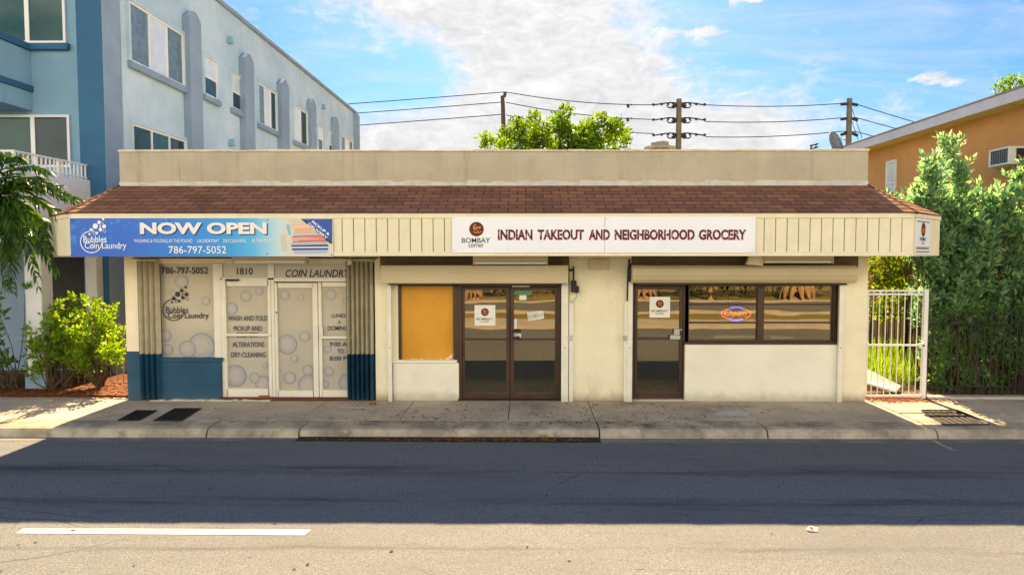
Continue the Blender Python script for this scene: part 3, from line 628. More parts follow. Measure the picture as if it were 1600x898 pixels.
# ---------- laundry bay
YB = 0.11
def R_(p, Y): return rect(p, Y)
def framebox(mb, p, Y, d, w=None, mi=0):
    x0, x1, z0, z1 = R_(p, Y); mb.box(x0, x1, Y, Y + d, z0, z1, mi)
mb = MB(); framebox(mb, (250, 563, 346, 630), 0.03, .25); x0, x1, z0, z1 = R_((250, 559, 347, 565), .02); mb.box(x0, x1, .01, .25, z0 + .002, z1, 0)
mb.build('knee_wall', M['blue'], shop, bevel=.01)
mb = MB(); x0, x1, z0, z1 = R_((218, 403, 587, 411), .02); mb.box(B1[0], B1[1], .05, .32, z0, HB + .02); mb.build('bay_header', M['cream'], shop, bevel=.01)
mb = MB(); x0, x1, _, _ = R_((343, 620, 545, 630), .03); mb.box(x0, x1, -.03, .3, 0.0, .055); mb.build('threshold', M['redlip'], shop, bevel=.01)
mb = MB(); gg = random.Random(3)
for i in range(26):
    x0, x1, _, _ = R_((236 + i * 7.2, 620, 244 + i * 7.2, 630), .0); h = gg.uniform(.01, .035)
    mb.box(x0, x1, -.05 - gg.uniform(0, .03), .03, 0.0, h)
mb.build('base_patch', M['offwhite'], shop)
def bubbles(lst, Y, parent):
    """printed soap bubbles: (px, py, radius px), clipped to the pane by the caller's choice of circles"""
    for i_, (px, py, r, clip) in enumerate(lst):
        cx, cz = PY(px, py, Y); rr = r / 84.0; mb = MB()
        X0, X1, Z0, Z1 = clip
        for k, (f, mi) in enumerate(((1.0, 3), (0.94, 2), (0.84, 1), (0.55, 0))):
            pts = []
            for q in range(36):
                t = 2 * math.pi * q / 36
                off = 0.10 * (1 - f) * rr
                pts.append((min(max(cx + rr * f * math.cos(t) - off, X0), X1), Y - .0002 * k - .0008 * i_, min(max(cz + rr * f * math.sin(t) + off, Z0), Z1)))
            area = sum(pts[i][0] * pts[(i + 1) % 36][2] - pts[(i + 1) % 36][0] * pts[i][2] for i in range(36))
            if abs(area) > 1e-5: mb.quad(pts, mi)
        mb.build('bubble_print', BUB, parent, recalc=False)
BUB = [M['bub0'], M['bub1'], M['bub2'], M['bub3']]
def pane(name, p, Y, mat, parent):
    x0, x1, z0, z1 = R_(p, Y); mb = MB(); mb.box(x0, x1, Y, Y + .012, z0, z1); return mb.build(name, mat, parent)
# left display window
mb = MB()
for p in ((247, 410, 251, 563), (334, 410, 345, 563), (247, 408, 345, 412), (247, 560, 338, 564)): framebox(mb, p, YB - .02, .09)
w1 = mb.build('display_window', M['white_frame'], shop, bevel=.004)
pane('window_film', (250, 411, 335, 561), YB + .02, M['film'], w1)
cl = R_((250.5, 411.5, 334.5, 560.5), YB + .016)
bubbles([(315, 541, 22, cl), (293, 545, 14, cl), (258, 524, 10, cl), (284, 440, 11, cl), (270, 458, 5, cl), (262, 546, 9, cl), (322, 470, 7, cl)], YB + .016, w1)
YT = YB + .006
def T(body, p, Y, mat, parent, **k): return text('lettering', body, R_(p, Y), Y, mat, parent, **k)
T('786-797-5052', (252, 417, 325, 428), YT, M['ink'], w1, bold=.02)
T('Bubbles', (259, 479, 294, 489), YT, M['ink_blue'], w1, bold=.008)
T('Coin Laundry', (262, 488, 326, 500), YT, M['ink'], w1, bold=.008)
def bubble_logo(mb, cx, cz, s, Y, dots=True, mi=0):
    """circle open at the right with small bubbles rising from it; s = circle radius"""
    mb.ring(cx, cz, s, s * .92, Y, 62, 352, 40, mi)
    for u, v, r in ((.05, 1.05, .17), (.42, 1.42, .24), (.88, 1.12, .17), (.55, .80, .12), (.78, 1.75, .17), (1.22, 1.40, .18), (1.15, 2.05, .11), (.20, .62, .0), (-.12, .70, .10), (.85, 1.4, .07), (1.05, .82, .0)):
        if r: mb.disc(cx + u * s, cz + v * s, r * s, Y, 18, mi)
    for u, v, r in ((.30, .78, .14), (1.02, 1.62, .16), (1.25, .98, .14)): mb.ring(cx + u * s, cz + v * s, r * s, r * s * .78, Y, 0, 360, 18, mi)
mb = MB(); c = PY(271, 484, YT); bubble_logo(mb, c[0], c[1], 17.5 / 82, YT); mb.build('laundry_emblem', M['ink'], w1, recalc=False)
# transoms
mb = MB()
for p in ((343, 408, 347, 437), (418, 408, 428, 437), (343, 407, 548, 412), (343, 434, 548, 440)): framebox(mb, p, YB - .015, .085)
tr_ = mb.build('transom', M['white_frame'], shop, bevel=.004)
pane('transom_panel', (346, 411, 420, 435), YB + .012, M['panelgrey'], tr_); pane('transom_panel', (427, 411, 547, 438), YB + .012, M['panelgrey'], tr_)
T('1810', (370, 418, 395, 429), YT - .002, M['ink'], tr_, bold=.02)
T('COIN LAUNDRY', (446, 421, 547, 433), YT - .002, M['ink'], tr_, bold=.02, shear=.25)
def white_door(outer, inner, midbar=None, parent=shop):
    x0, y0, x1, y1 = outer; a, b, c_, d = inner
    mb = MB()
    for p in ((x0, y0, a, y1), (c_, y0, x1, y1), (a, y0, c_, b), (a, d, c_, y1)): framebox(mb, p, YB - .03, .08)
    dr = mb.build('door', M['white_frame'], parent, bevel=.004)
    pane('door_film', (a - .5, b - .5, c_ + .5, d + .5), YB + .022, M['film'], dr)
    if midbar:
        mb = MB(); framebox(mb, (midbar[0], midbar[1], midbar[2], midbar[1] + 4), YB - .07, .03); mb.build('push_bar', M['white_frame'], dr, bevel=.004)
    return dr
YP = YB + .018; YT2 = YB + .006
d1 = white_door((346, 437, 424, 620), (354, 447, 419, 607), (352, 521, 422))
cl = R_((354.5, 447.5, 418.5, 606.5), YP); bubbles([(368, 587, 18, cl), (384, 463, 9, cl), (411, 599, 13, cl), (398, 590, 9, cl), (362, 482, 10, cl), (414, 571, 5, cl), (405, 455, 6, cl)], YP, d1)
T('WASH AND FOLD', (356, 493, 418, 501), YT2, M['ink_blue'], d1, bold=.012); T('PICKUP AND', (365, 509, 409, 517), YT2, M['ink_blue'], d1, bold=.012)
T('DELIVERY', (370, 519, 404, 527), YT2, M['ink_blue'], d1, bold=.012); T('ALTERATIONS', (363, 534, 413, 542), YT2, M['ink_blue'], d1, bold=.012); T('DRY-CLEANING', (361, 550, 415, 558), YT2, M['ink_blue'], d1, bold=.012)
mb = MB(); framebox(mb, (352, 436, 372, 439), YB - .09, .05); mb.build('door_closer', M['dark'], d1)
mb = MB(); framebox(mb, (424.5, 437, 429.5, 621), YB - .02, .08); mb.build('door_post', M['white_frame'], shop, bevel=.004)
d2 = white_door((430, 442, 497, 622), (434, 450, 489, 610))
cl = R_((434.5, 450.5, 488.5, 609.5), YP); bubbles([(449, 538, 16, cl), (445, 461, 8, cl), (476, 525, 9, cl), (481, 578, 9, cl), (483, 602, 18, cl), (453, 590, 10, cl), (470, 465, 5, cl), (460, 560, 6, cl)], YP, d2)
mb = MB(); c = PY(432, 488, YB - .035); mb.disc(c[0], c[1], .018, YB - .035, 12); mb.build('lock', M['dark'], d2, recalc=False)
d3 = white_door((498, 441, 560, 621), (503, 448, 553, 609), (500, 525, 552))
cl = R_((503.5, 448.5, 552.5, 608.5), YP); bubbles([(517, 460, 9, cl), (514, 580, 8, cl), (543, 598, 15, cl), (540, 470, 5, cl), (512, 545, 6, cl), (508, 600, 6, cl)], YP, d3)
for s_, p in (('LUNES', (518, 490, 540, 496)), ('A', (528, 500, 532, 506)), ('DOMINGO', (512, 509, 549, 516)), ('9:00 AM', (515, 534, 549, 541)), ('TO', (527, 545, 537, 552)), ('8:00 PM', (515, 556, 549, 563))):
    T(s_, p, YT2, M['ink_blue'], d3, bold=.012)
mb = MB(); framebox(mb, (499, 511, 504, 524), YB - .05, .02); mb.build('handle', M['white_frame'], d3)

# ---------- folded accordion security gates
def accordion(px0, px1, n, label, zig):
    x0, x1, _, _ = R_((px0, 410, px1, 620), -.02)
    xb = (x0 + x1) / 2
    t = thing('accordion_gate', label, 'security gate', (xb, 0.0, 0), 'folded accordion gates at the laundry')
    z0, z1 = 0.02, PY(560, 408, -.02)[1]; zm = PY(560, 553, -.02)[1]
    st = (x1 - x0) / n
    up, lo = MB(), MB()
    for i in range(n):
        a = x0 + st * i; ya, yb = (-.055, .06) if i % 2 == 0 else (.06, -.055)
        w_ = .011
        poly = [(a + .004, ya - w_), (a + st - .004, yb - w_), (a + st - .004, yb + w_), (a + .004, ya + w_)]
        up.prism(poly, zm, z1, axis='z'); lo.prism(poly, z0, zm - .002, axis='z')
    up.build('gate_slats', M['gate_cream'], t); lo.build('lower_slats', M['blue'], t)
    mb = MB()
    for i in range(n + 1): mb.tube([(x0 + st * i, (-.055 if i % 2 == 0 else .06), z0), (x0 + st * i, (-.055 if i % 2 == 0 else .06), z1)], .008, 6)
    mb.build('hinge_rods', M['dark'], t)
    mb = MB(); mb.box(x0 - .01, x1 + .01, -.07, .08, z1, z1 + .03); mb.build('top_rail', M['gate_cream'], t)
    return t
accordion(219, 249, 7, 'folded cream and blue accordion gate at the left end of the laundry front', 0)
accordion(543, 583, 11, 'folded cream and blue accordion gate covering the right edge of the laundry doors', 1)
mb = MB(); x0, x1, _, _ = R_((208, 400, 590, 404), -.03); z = PY(400, 404, -.03)[1]
mb.box(x0, x1, -.05, -.008, z, z + .02); mb.build('gate_track', M['dark'], shop)
mb = MB(); x0, x1, z0, z1 = R_((541, 404, 552, 412), -.2)
mb.tube([((x0 + x1) / 2, -.18, z1 + .06), ((x0 + x1) / 2, -.20, z1)], .012, 6); mb.lathe(((x0 + x1) / 2, -.22, z0 - .02), [(.03, 0), (.045, .03), (.03, .09), (.01, .1)], 14)
tag(mb.build('security_lamp', M['metalwhite'], smooth=False), 'small white spot lamp above the right accordion gate', 'lamp')

# ---------- middle bay
BR = M['brown']
mb = MB(); framebox(mb, (614, 567, 717, 631), .04, .26); mb.build('low_wall', M['offwhite'], shop, bevel=.012)
mb = MB(); framebox(mb, (611, 562.5, 714, 567), .01, .25); mb.build('window_sill', M['offwhite'], shop, bevel=.01)
mb = MB()
for p in ((621, 443, 626.5, 563), (708, 443, 718, 563), (621, 440, 718, 447)): framebox(mb, p, YB - .02, .10)
w2 = mb.build('boarded_window', BR, shop, bevel=.005)
mb = MB(); gg = random.Random(2); x0, x1, z0, z1 = R_((626, 446.5, 708.5, 563), YB + .03)
mb.box(x0, x1, YB + .03, YB + .05, z0, z1); mb.build('orange_board', M['board'], w2)
mb = MB(); n = 22
for i in range(n):
    a = x0 + (x1 - x0) * i / n; b = x0 + (x1 - x0) * (i + 1) / n
    if gg.random() < .75: mb.box(a, b + .004, YB + .024, YB + .03, z0, z0 + gg.uniform(.01, .05))
mb.disc(x1 - .06, z0 + .07, .028, YB + .028, 9); mb.disc(x1 - .035, z0 + .105, .02, YB + .028, 8)
mb.build('torn_patch', M['paper'], w2)
mb = MB(); framebox(mb, (611, 440, 622, 563), .06, .2); mb.build('jamb', M['cream'], shop)
def brown_leaf(outer, inner, bar, parent, nm='door'):
    x0, y0, x1, y1 = outer; a, b, c_, d = inner
    mb = MB()
    for p in ((x0, y0, a, y1), (c_, y0, x1, y1), (a, y0, c_, b), (a, d, c_, y1)): framebox(mb, p, YB - .01, .06)
    framebox(mb, (a, bar - 1.6, c_, bar + 1.6), YB - .012, .05)
    dr = mb.build(nm, BR, parent, bevel=.005)
    X0, X1, Z0, Z1 = R_((a - 1, b - 1, c_ + 1, d + 1), YB + .03)
    m2 = MB(); m2.quad([(X0, YB + .03, Z0), (X1, YB + .03, Z0), (X1, YB + .03, Z1), (X0, YB + .03, Z1)])
    m2.build('glass_pane', M['glass'], dr, recalc=False)
    return dr
mb = MB()
for p in ((716, 441, 722, 629), (871, 441, 876.5, 629), (722, 440, 871, 448)): framebox(mb, p, YB - .03, .12)
mb.build('door_frame', BR, shop, bevel=.005)
dl = brown_leaf((722.5, 448.5, 796.5, 627), (726, 453, 791, 614), 530, shop); drr = brown_leaf((797.5, 448.5, 871, 627), (803, 453, 867, 614), 530, shop)
mb = MB(); framebox(mb, (801, 516, 814, 519), YB - .07, .03); framebox(mb, (801, 526, 812, 530), YB - .07, .05); mb.build('pull_handle', M['dark'], drr, bevel=.004)
mb = MB(); x0, x1, _, _ = R_((716, 625, 876, 630), .05); mb.box(x0, x1, -.0, .3, 0, .028); mb.build('threshold', M['dark'], shop)
mb = MB(); framebox(mb, (800, 446, 828, 448.3), YB - .05, .03); mb.build('door_closer', M['galv'], drr)
mb = MB()                                              # filler wall between track and pillar, behind the shutter guides
framebox(mb, (876.5, 440, 890, 629), .08, .2); mb.build('jamb', M['brown'], shop)

# ---------- right bay
mb = MB(); framebox(mb, (1070, 538, 1311, 631), .012, .28); mb.build('low_wall', M['offwhite'], shop, bevel=.012)
mb = MB(); framebox(mb, (1069, 534.5, 1309, 538), -.01, .26); mb.build('window_sill', M['brown'], shop, bevel=.006)
mb = MB()
for p in ((987, 442, 991, 625), (1067, 442, 1075.5, 625), (991, 441, 1067, 446)): framebox(mb, p, YB - .03, .12)
mb.build('door_frame', BR, shop, bevel=.005)
d4 = brown_leaf((991.5, 446.5, 1066.5, 622), (996, 452, 1062, 612), 529, shop)
mb = MB(); framebox(mb, (1047, 524, 1063, 530), YB - .06, .04); mb.build('pull_handle', M['galv'], d4, bevel=.004)
mb = MB(); c = PY(1064.5, 515, YB - .015); mb.disc(c[0], c[1], .016, YB - .014, 12); framebox(mb, (1053, 514, 1062, 523), YB - .03, .02); mb.build('lock', M['galv'], d4, recalc=False)
mb = MB()
for p in ((1070, 440, 1077, 535), (1303, 440, 1309, 535), (1184, 447, 1194, 532), (1077, 440, 1303, 447), (1077, 531, 1303, 535.5)): framebox(mb, p, YB - .03, .12)
for y in (475.5, 504):
    framebox(mb, (1077, y - 1.2, 1184, y + 1.2), YB - .01, .06); framebox(mb, (1194, y - 1.2, 1303, y + 1.2), YB - .01, .06)
w3 = mb.build('shop_window', BR, shop, bevel=.004)
for a, b in ((1076, 1185), (1193, 1304)):
    for y0, y1 in ((446, 475.5), (475.5, 504), (504, 532)):
        X0, X1, Z0, Z1 = R_((a, y0, b, y1), YB + .03)
        dz = gg.uniform(-.0009, .0009)
        m2 = MB(); m2.quad([(X0, YB + .03 - dz, Z0), (X1, YB + .03 + dz, Z0), (X1, YB + .03 + dz, Z1), (X0, YB + .03 - dz, Z1)]); m2.build('glass_pane', M['glass'], w3, recalc=False)
mb = MB(); framebox(mb, (1309, 440, 1317, 630), .14, .16); mb.build('jamb', M['cream'], shop)
mb = MB(); x0, x1, _, _ = R_((986, 620, 1070, 630), .05); mb.box(x0, x1, -.01, .3, 0, .03); mb.build('threshold', M['concrete'], shop)
mb = MB(); framebox(mb, (1116, 524, 1188, 528), .22, .3); framebox(mb, (1205, 526, 1240, 529), .22, .3); mb.build('window_shelf', M['paper'], w3)

# ---------- roller shutters: housing, guides, crank
def roller(px0, px1, guides, label, crank, endround):
    Y = -.30
    x0, x1, z0, z1 = R_((px0, 415, px1, 443), Y)
    mb = MB(); xq0, xq1, zq0, _ = R_((px0 - 1, 400, px1 + 1, 418), -.01); mb.box(xq0, xq1, -.012, .02, zq0, HB + .12); mb.build('shutter_shade_band', M['shade_band'], shop)  # dark strip on the wall, shade above the housing put in as colour
    t = thing('roller_shutter', label, 'shutter', ((x0 + x1) / 2, 0, 0))
    zt_ = PY(900, 403, -.18)[1]
    if endround: prof = [(-.014, z0 + .05), (-.014, z1 + .01), (-.20, z1 + .01), (-.27, z1 + .0), (-.315, z1 - .05), (-.325, (z0 + z1) / 2), (-.30, z0 + .07), (-.24, z0 + .01), (-.12, z0)]
    else: prof = [(-.014, z0 + .03), (-.014, z1 + .008), (-.15, z1 + .008), (-.30, z1 + .008), (-.31, z1), (-.31, z0 + .02), (-.30, z0), (-.10, z0)]
    mb = MB(); mb.prism(prof, x0, x1, axis='x'); mb.build('housing', M['shutter'], t, bevel=.008)
    mb = MB(); mb.box(x0 + .1, x1 - .1, -.11, -.06, z0 - .035, z0 + .01); mb.build('bottom_bar', M['brown'], t)
    for p in guides:
        a, b, c_, d = R_(p, -.05); mb = MB(); mb.box(a, b, -.065, -.003, 0.0, d); gr = mb.build('guide_rail', M['track'], t, bevel=.004)
        m2 = MB(); zc = PY(900, 543, -.05)[1]; m2.box((a + b) / 2 - .008, (a + b) / 2 + .008, -.068, -.064, zc - .012, zc + .012); m2.build('bolt', M['dark'], gr)
    return t, x0, x1, z0, z1
rs1, x0, x1, z0, z1 = roller(595, 888, [(606, 440, 612, 631), (877, 440, 888, 631)], 'flat fronted tan roller shutter over the double door and orange board', 1, False)
rs2, x0b, x1b, z0b, z1b = roller(988, 1340, [(980, 440, 988, 631), (1310, 440, 1317, 631)], 'round fronted tan roller shutter over the shop window with neon sign', 1, True)
def side_post(px0, py0, px1, parent, side):
    a, b, _, d = R_((px0, py0, px1, 629), -.04); mb = MB(); mb.box(a, b, -.05, -.003, .0, d); p = mb.build('crank_post', M['track'], parent, bevel=.004)
    m2 = MB(); x, z = PY((px0 + px1) / 2 + (-1), 528, -.06); m2.box(x - .035, x + .035, -.075, -.048, z - .05, z + .05); m2.box(x - .05, x - .02, -.09, -.06, z + .0, z + .03); m2.build('latch', M['galv'], p, bevel=.003)
side_post(889, 472, 895.5, rs1, 1); side_post(975, 470, 981, rs2, -1)
mb = MB()
def pp(px, py, Y=-.08): x, z = PY(px, py, Y); return (x, Y, z)
mb.tube([pp(888, 422, -.12), pp(896, 422)], .022, 8); mb.tube([pp(896, 416), pp(896, 455)], .016, 8); mb.box(pp(892.5, 440)[0], pp(900.5, 440)[0], -.14, -.02, pp(890, 456)[2], pp(890, 438)[2])
mb.lathe(pp(901, 452), [(.02, -.07), (.045, -.05), (.045, .05), (.02, .07)], 12)
mb.build('crank_gear', M['dark'], rs1)
mb = MB(); mb.tube([pp(901, 455), pp(901, 463), pp(897, 469), pp(892, 473)], .011, 6); mb.build('crank_handle', M['galv'], rs1)
mb = MB(); mb.lathe(pp(985, 425, -.1), [(.02, -.16), (.05, -.13), (.06, 0), (.05, .13), (.02, .16)], 12); mb.tube([pp(981, 430), pp(980, 470)], .016, 6); mb.tube([pp(983, 405), pp(984, 440)], .022, 6)
mb.build('crank_gear', M['dark'], rs2)

# ---------- lamps and small boxes under the canopy
def tube_light(p, label):
    x0, x1, z0, z1 = R_(p, -.48); cx = (x0 + x1) / 2
    t = thing('strip_light', label, 'light fixture', (cx, -.42, z0), 'fluorescent fixtures under the canopy')
    ztop = ZSOF + .018
    mb = MB(); mb.box(x0, x1, -.48, -.30, z0 + .055, ztop); mb.build('casing', M['shutter'], t, bevel=.006)
    mb = MB(); mb.box(x0 + .03, x1 - .03, -.47, -.31, z0, z0 + .05); mb.build('diffuser', M['paper'], t, bevel=.01)
    mb = MB(); mb.box(x0, x0 + .03, -.485, -.295, z0 - .006, z0 + .06); mb.box(x1 - .03, x1, -.485, -.295, z0 - .006, z0 + .06); mb.build('end_cap', M['shutter'], t)
tube_light((739, 401, 856, 413), 'cream strip light above the orange board and double door')
tube_light((1193, 401, 1303, 411), 'cream strip light above the shop window with neon sign')
tube_light((362, 402, 478, 411), 'cream strip light above the laundry doors')
mb = MB(); framebox(mb, (921, 405, 950, 421), -.09, .088); tag(mb.build('junction_box', M['shutter'], bevel=.006), 'small square cream box high on the pillar between the two shutters', 'electrical box')
mb = MB(); x0, x1, z0, z1 = R_((1167, 402, 1194, 415), -.45)
mb.prism([(x0 + .06, z1 + .03), (x1, z1 + .03), (x1 - .02, z0), (x0, z0 + .02)], -.45, -.33); tag(mb.build('flood_box', M['fascia'], bevel=.006), 'tilted cream box hanging beside the right strip light', 'electrical box')

# ---------- posters and stickers on the glass
def emblem(mb, cx, cz, r, Y):
    mb.disc(cx, cz, r, Y, 32, 0)
    y2 = Y - .0015
    def stroke(pts, w=.10):
        for (a, b), (c_, d) in zip(pts[:-1], pts[1:]):
            L = math.hypot(c_ - a, d - b); nx, nz = -(d - b) / L * w / 2, (c_ - a) / L * w / 2
            mb.quad([(cx + (a + nx) * r, y2, cz + (b + nz) * r), (cx + (c_ + nx) * r, y2, cz + (d + nz) * r), (cx + (c_ - nx) * r, y2, cz + (d - nz) * r), (cx + (a - nx) * r, y2, cz + (b - nz) * r)], 1)
    def arc(x, z, q, a0, a1, w=.10, n=12): stroke([(x + q * math.cos(R(a0 + (a1 - a0) * i / n)), z + q * math.sin(R(a0 + (a1 - a0) * i / n))) for i in range(n + 1)], w)
    stroke([(-.48, .22), (.62, .26)], .11)                       # head bar
    stroke([(-.36, .38), (-.32, -.44)], .11); arc(-.16, .40, .20, 60, 190)
    arc(-.08, -.24, .26, 200, -140, .10)
    stroke([(.10, -.10), (.30, .02), (.55, .20)], .10); stroke([(.50, .22), (.22, -.02)], .08)
    arc(.36, -.22, .24, 110, 300)
    stroke([(.42, -.44), (.62, -.30)], .08)
def poster(p, label, Y):
    x0, x1, z0, z1 = R_(p, Y)
    t = thing('poster', label, 'poster', ((x0 + x1) / 2, Y, z0), 'square shop posters on the brown doors')
    mb = MB(); mb.box(x0, x1, Y, Y + .004, z0, z1); mb.build('sheet', M['paper'], t)
    w, h = x1 - x0, z1 - z0; cx = (x0 + x1) / 2
    mb = MB(); emblem(mb, cx, z0 + h * .66, h * .19, Y - .002); mb.build('emblem', [M['maroon_disc'], M['gold']], t, recalc=False)
    text('lettering', 'BOMBAY', (x0 + w * .1, x1 - w * .1, z0 + h * .27, z0 + h * .38), Y - .002, M['slate'], t, bold=.01)
    text('lettering', 'corner', (cx - w * .2, cx + w * .2, z0 + h * .15, z0 + h * .23), Y - .002, M['slate'], t)
poster((741.5, 476.5, 774, 508.5), 'white square shop poster on the left leaf of the double door', YB + .022)
poster((1015, 463.5, 1047, 496), 'white square shop poster on the single brown door', YB + .022)
Y = YB + .022
cx, cz = PY(837, 493, Y)
t = thing('closed_sign', 'small tilted white CLOSED card on the right leaf of the double door', 'sign', (cx, Y, cz))
def rotq(mb, cx, cz, w, h, a, Y, mi=0, d=.004):
    pts = [(cx + u * math.cos(a) - v * math.sin(a), cz + u * math.sin(a) + v * math.cos(a)) for u, v in ((-w, -h), (w, -h), (w, h), (-w, h))]
    mb.prism(pts, Y, Y + d, mi)
mb = MB(); rotq(mb, cx, cz, .155, .075, R(8), Y); mb.build('card', M['paper'], t)
mb = MB(); rotq(mb, cx - .045, cz - .006, .098, .050, R(8), Y - .003, 0, .002); mb.build('border', M['greenprint'], t)
mb = MB(); rotq(mb, cx - .045, cz - .006, .090, .042, R(8), Y - .005, 0, .002); mb.build('panel', M['paper'], t)
text('lettering', 'CLOSED', (cx - .125, cx + .035, cz - .034, cz + .022), Y - .0065, M['slate'], t, bold=.02, rot=R(8))
mb = MB(); mb.ring(cx + .102, cz + .014, .036, .026, Y - .003, 0, 360, 20); mb.build('clock_face', M['greenprint'], t, recalc=False)
def sticker(p, mat, label, body=None, ink=None):
    x0, x1, z0, z1 = R_(p, Y); t = thing('sticker', label, 'sticker', ((x0 + x1) / 2, Y, z0))
    mb = MB(); mb.box(x0, x1, Y, Y + .003, z0, z1); mb.build('sheet', mat, t)
    if body: text('lettering', body, (x0 + .012, x1 - .012, z0 + .016, z1 - .014), Y - .002, ink, t, bold=.015)
sticker((802, 453, 831, 460.5), M['greenprint'], 'green and white notice strip at the top of the right double door leaf')
sticker((811.5, 461, 822.5, 468.5), M['paper'], 'small white notice under the green strip on the double door')
sticker((802.5, 498, 807.5, 513.5), M['paper'], 'narrow upright white sticker above the double door pull', None)
sticker((803, 521, 814, 527), M['paper'], 'white PULL sticker on the double door middle rail', 'PULL', M['slate'])
sticker((1048, 523, 1060, 526.5), M['paper'], 'small white sticker above the single brown door handle')

# ---------- neon sign
Yn = .24; cx, cz = PY(1150, 490, Yn)
t = thing('neon_sign', 'red and blue neon Open sign behind the shop window', 'sign', (cx, Yn, cz))
def arcpts(rx, rz, a0, a1, n=20): return [(cx + rx * math.cos(R(a0 + (a1 - a0) * i / n)), Yn, cz + rz * math.sin(R(a0 + (a1 - a0) * i / n))) for i in range(n + 1)]
mb = MB()
for k in (0, 1):
    f = 1 - .10 * k
    mb.tube(arcpts(.21 * f, .135 * f, 40, 125), .010, 6); mb.tube(arcpts(.21 * f, .135 * f, 220, 310), .010, 6)
mb.build('blue_tube', M['neon_blue'], t)
mb = MB(); mb.tube(arcpts(.285, .11, -50, 60), .009, 6); mb.tube(arcpts(.285, .11, 120, 235), .009, 6); mb.build('red_tube', M['neon_red'], t)
text('lettering', 'Open', (cx - .23, cx + .20, cz - .085, cz + .075), Yn - .01, M['neon_red'], t, bold=-.005, shear=.25)
mb = MB(); mb.box(cx - .25, cx + .25, Yn + .02, Yn + .03, cz - .13, cz + .13); mb.build('backing', M['dark'], t)

# ---------- blue laundry banner
YS = YC - .035
def S_(p): return rect(p, YS)
x0, x1, z0, z1 = S_((110, 341, 520, 400.5))
ban = thing('laundry_banner', 'blue NOW OPEN laundry banner on the left of the fascia', 'sign', ((x0 + x1) / 2, YS, z0))
stops = [(0.0, (0.012, 0.10, 0.52)), (.22, (0.010, 0.125, 0.58)), (.45, (0.012, 0.22, 0.66)), (.62, (0.02, 0.32, 0.70)), (.70, (0.08, 0.45, 0.74)), (.76, (0.30, 0.60, 0.74)), (.80, (0.52, 0.66, 0.68)), (.84, (0.62, 0.60, 0.52)), (1.0, (0.64, 0.62, 0.52))]
def grad(t_):
    for (a, ca), (b, cb) in zip(stops[:-1], stops[1:]):
        if t_ <= b: k = (t_ - a) / (b - a); return tuple(p + (q - p) * k for p, q in zip(ca, cb))
    return stops[-1][1]
mb = MB(); mb.c = []; nx, nz = 60, 8
for i in range(nx + 1):
    for j in range(nz + 1):
        u, v = i / nx, j / nz
        mb.v.append((x0 + (x1 - x0) * u, YS, z0 + (z1 - z0) * v)); c = grad(u)
        dk = 1.0
        mb.c.append((c[0], c[1], c[2], 1))
for i in range(nx):
    for j in range(nz):
        a = i * (nz + 1) + j; mb.f.append((a, a + nz + 1, a + nz + 2, a + 1)); mb.m.append(0)
mb.build('printed_sheet', M['banner'], ban, recalc=False)
mb = MB(); mb.box(x0, x1, YS + .002, YC - .024, z0, z1); mb.build('backing_board', M['signwhite'], ban)
Yp = YS - .002
mb = MB(); mb.c = []; gb = random.Random(9)
def cdisc(cx, cz, r, col, ring=False, y=Yp):
    b = len(mb.v)
    (mb.ring(cx, cz, r, r * .72, y, 0, 360, 18) if ring else mb.disc(cx, cz, r, y, 18)); mb.c += [col + (1,)] * (len(mb.v) - b)
for i in range(95):
    u = gb.random() ** 1.3 * .40 + .01; v = gb.random(); r = gb.uniform(.018, .06)
    cx, cz = x0 + (x1 - x0) * u, z0 + (z1 - z0) * v
    if u > .2 and v < .55: continue
    if not (x0 + r < cx < x1 - r and z0 + r < cz < z1 - r): continue
    b0 = grad(u); k = gb.uniform(.12, .42)
    cdisc(cx, cz, r, (b0[0] + .02 * k, b0[1] + .30 * k, b0[2] + .30 * k), gb.random() < .45, Yp - .00003 * i)
def cpoly(pts, col, y): b = len(mb.v); mb.quad([(PY(p, q, YS)[0], y, PY(p, q, YS)[1]) for p, q in pts]); mb.c += [col + (1,)] * (len(mb.v) - b)
# the pile of folded clothes, printed in flat layers
gradc = [((444, 352), (456, 350), (462, 366), (460, 392), (446, 396), (440, 376), (.55, .60, .56)), ((446, 350), (452, 351), (454, 366), (449, 366), None, None, (.22, .50, .50))]
cpoly([(447, 352), (452, 350), (455, 367), (451, 367)], (.20, .50, .50), Yp - .001)
cpoly([(438, 368), (446, 366), (448, 392), (440, 392)], (.60, .52, .42), Yp - .001)
cpoly([(452, 343), (480, 342.5), (488, 350), (456, 352)], (.66, .54, .40), Yp - .001)
layers = [((456, 351), (487, 350), (497, 361), (461, 363), (.74, .40, .22)), ((460, 351.5), (484, 351), (489, 355), (459, 357), (.78, .52, .36)),
          ((457, 363), (498, 361.5), (502, 367.5), (460, 369), (.52, .48, .46)), ((456, 369.5), (506, 367.5), (515, 376), (470, 378), (.74, .20, .18)),
          ((455, 371), (475, 370), (500, 374), (458, 375.5), (.76, .34, .30)), ((456, 377.5), (512, 376.5), (511, 382), (456, 383), (.46, .46, .44)),
          ((455, 383), (513, 382), (513, 385), (456, 385.5), (.02, .035, .11)), ((455, 385.5), (513, 385), (513, 387.6), (455, 388), (.55, .62, .74)),
          ((456, 388), (513, 387.6), (512, 390.2), (457, 390.8), (.015, .03, .10)), ((456, 390.8), (513, 390.2), (509, 395.5), (462, 396.5), (.36, .46, .66)),
          ((457, 369), (502, 367.5), (502, 368.4), (458, 370.2), (.12, .07, .08)), ((458, 376.8), (513, 376), (513, 377), (458, 378.2), (.16, .08, .08))]
for i, l in enumerate(layers): cpoly(l[:4], l[4], Yp - .0015 - .0002 * i)
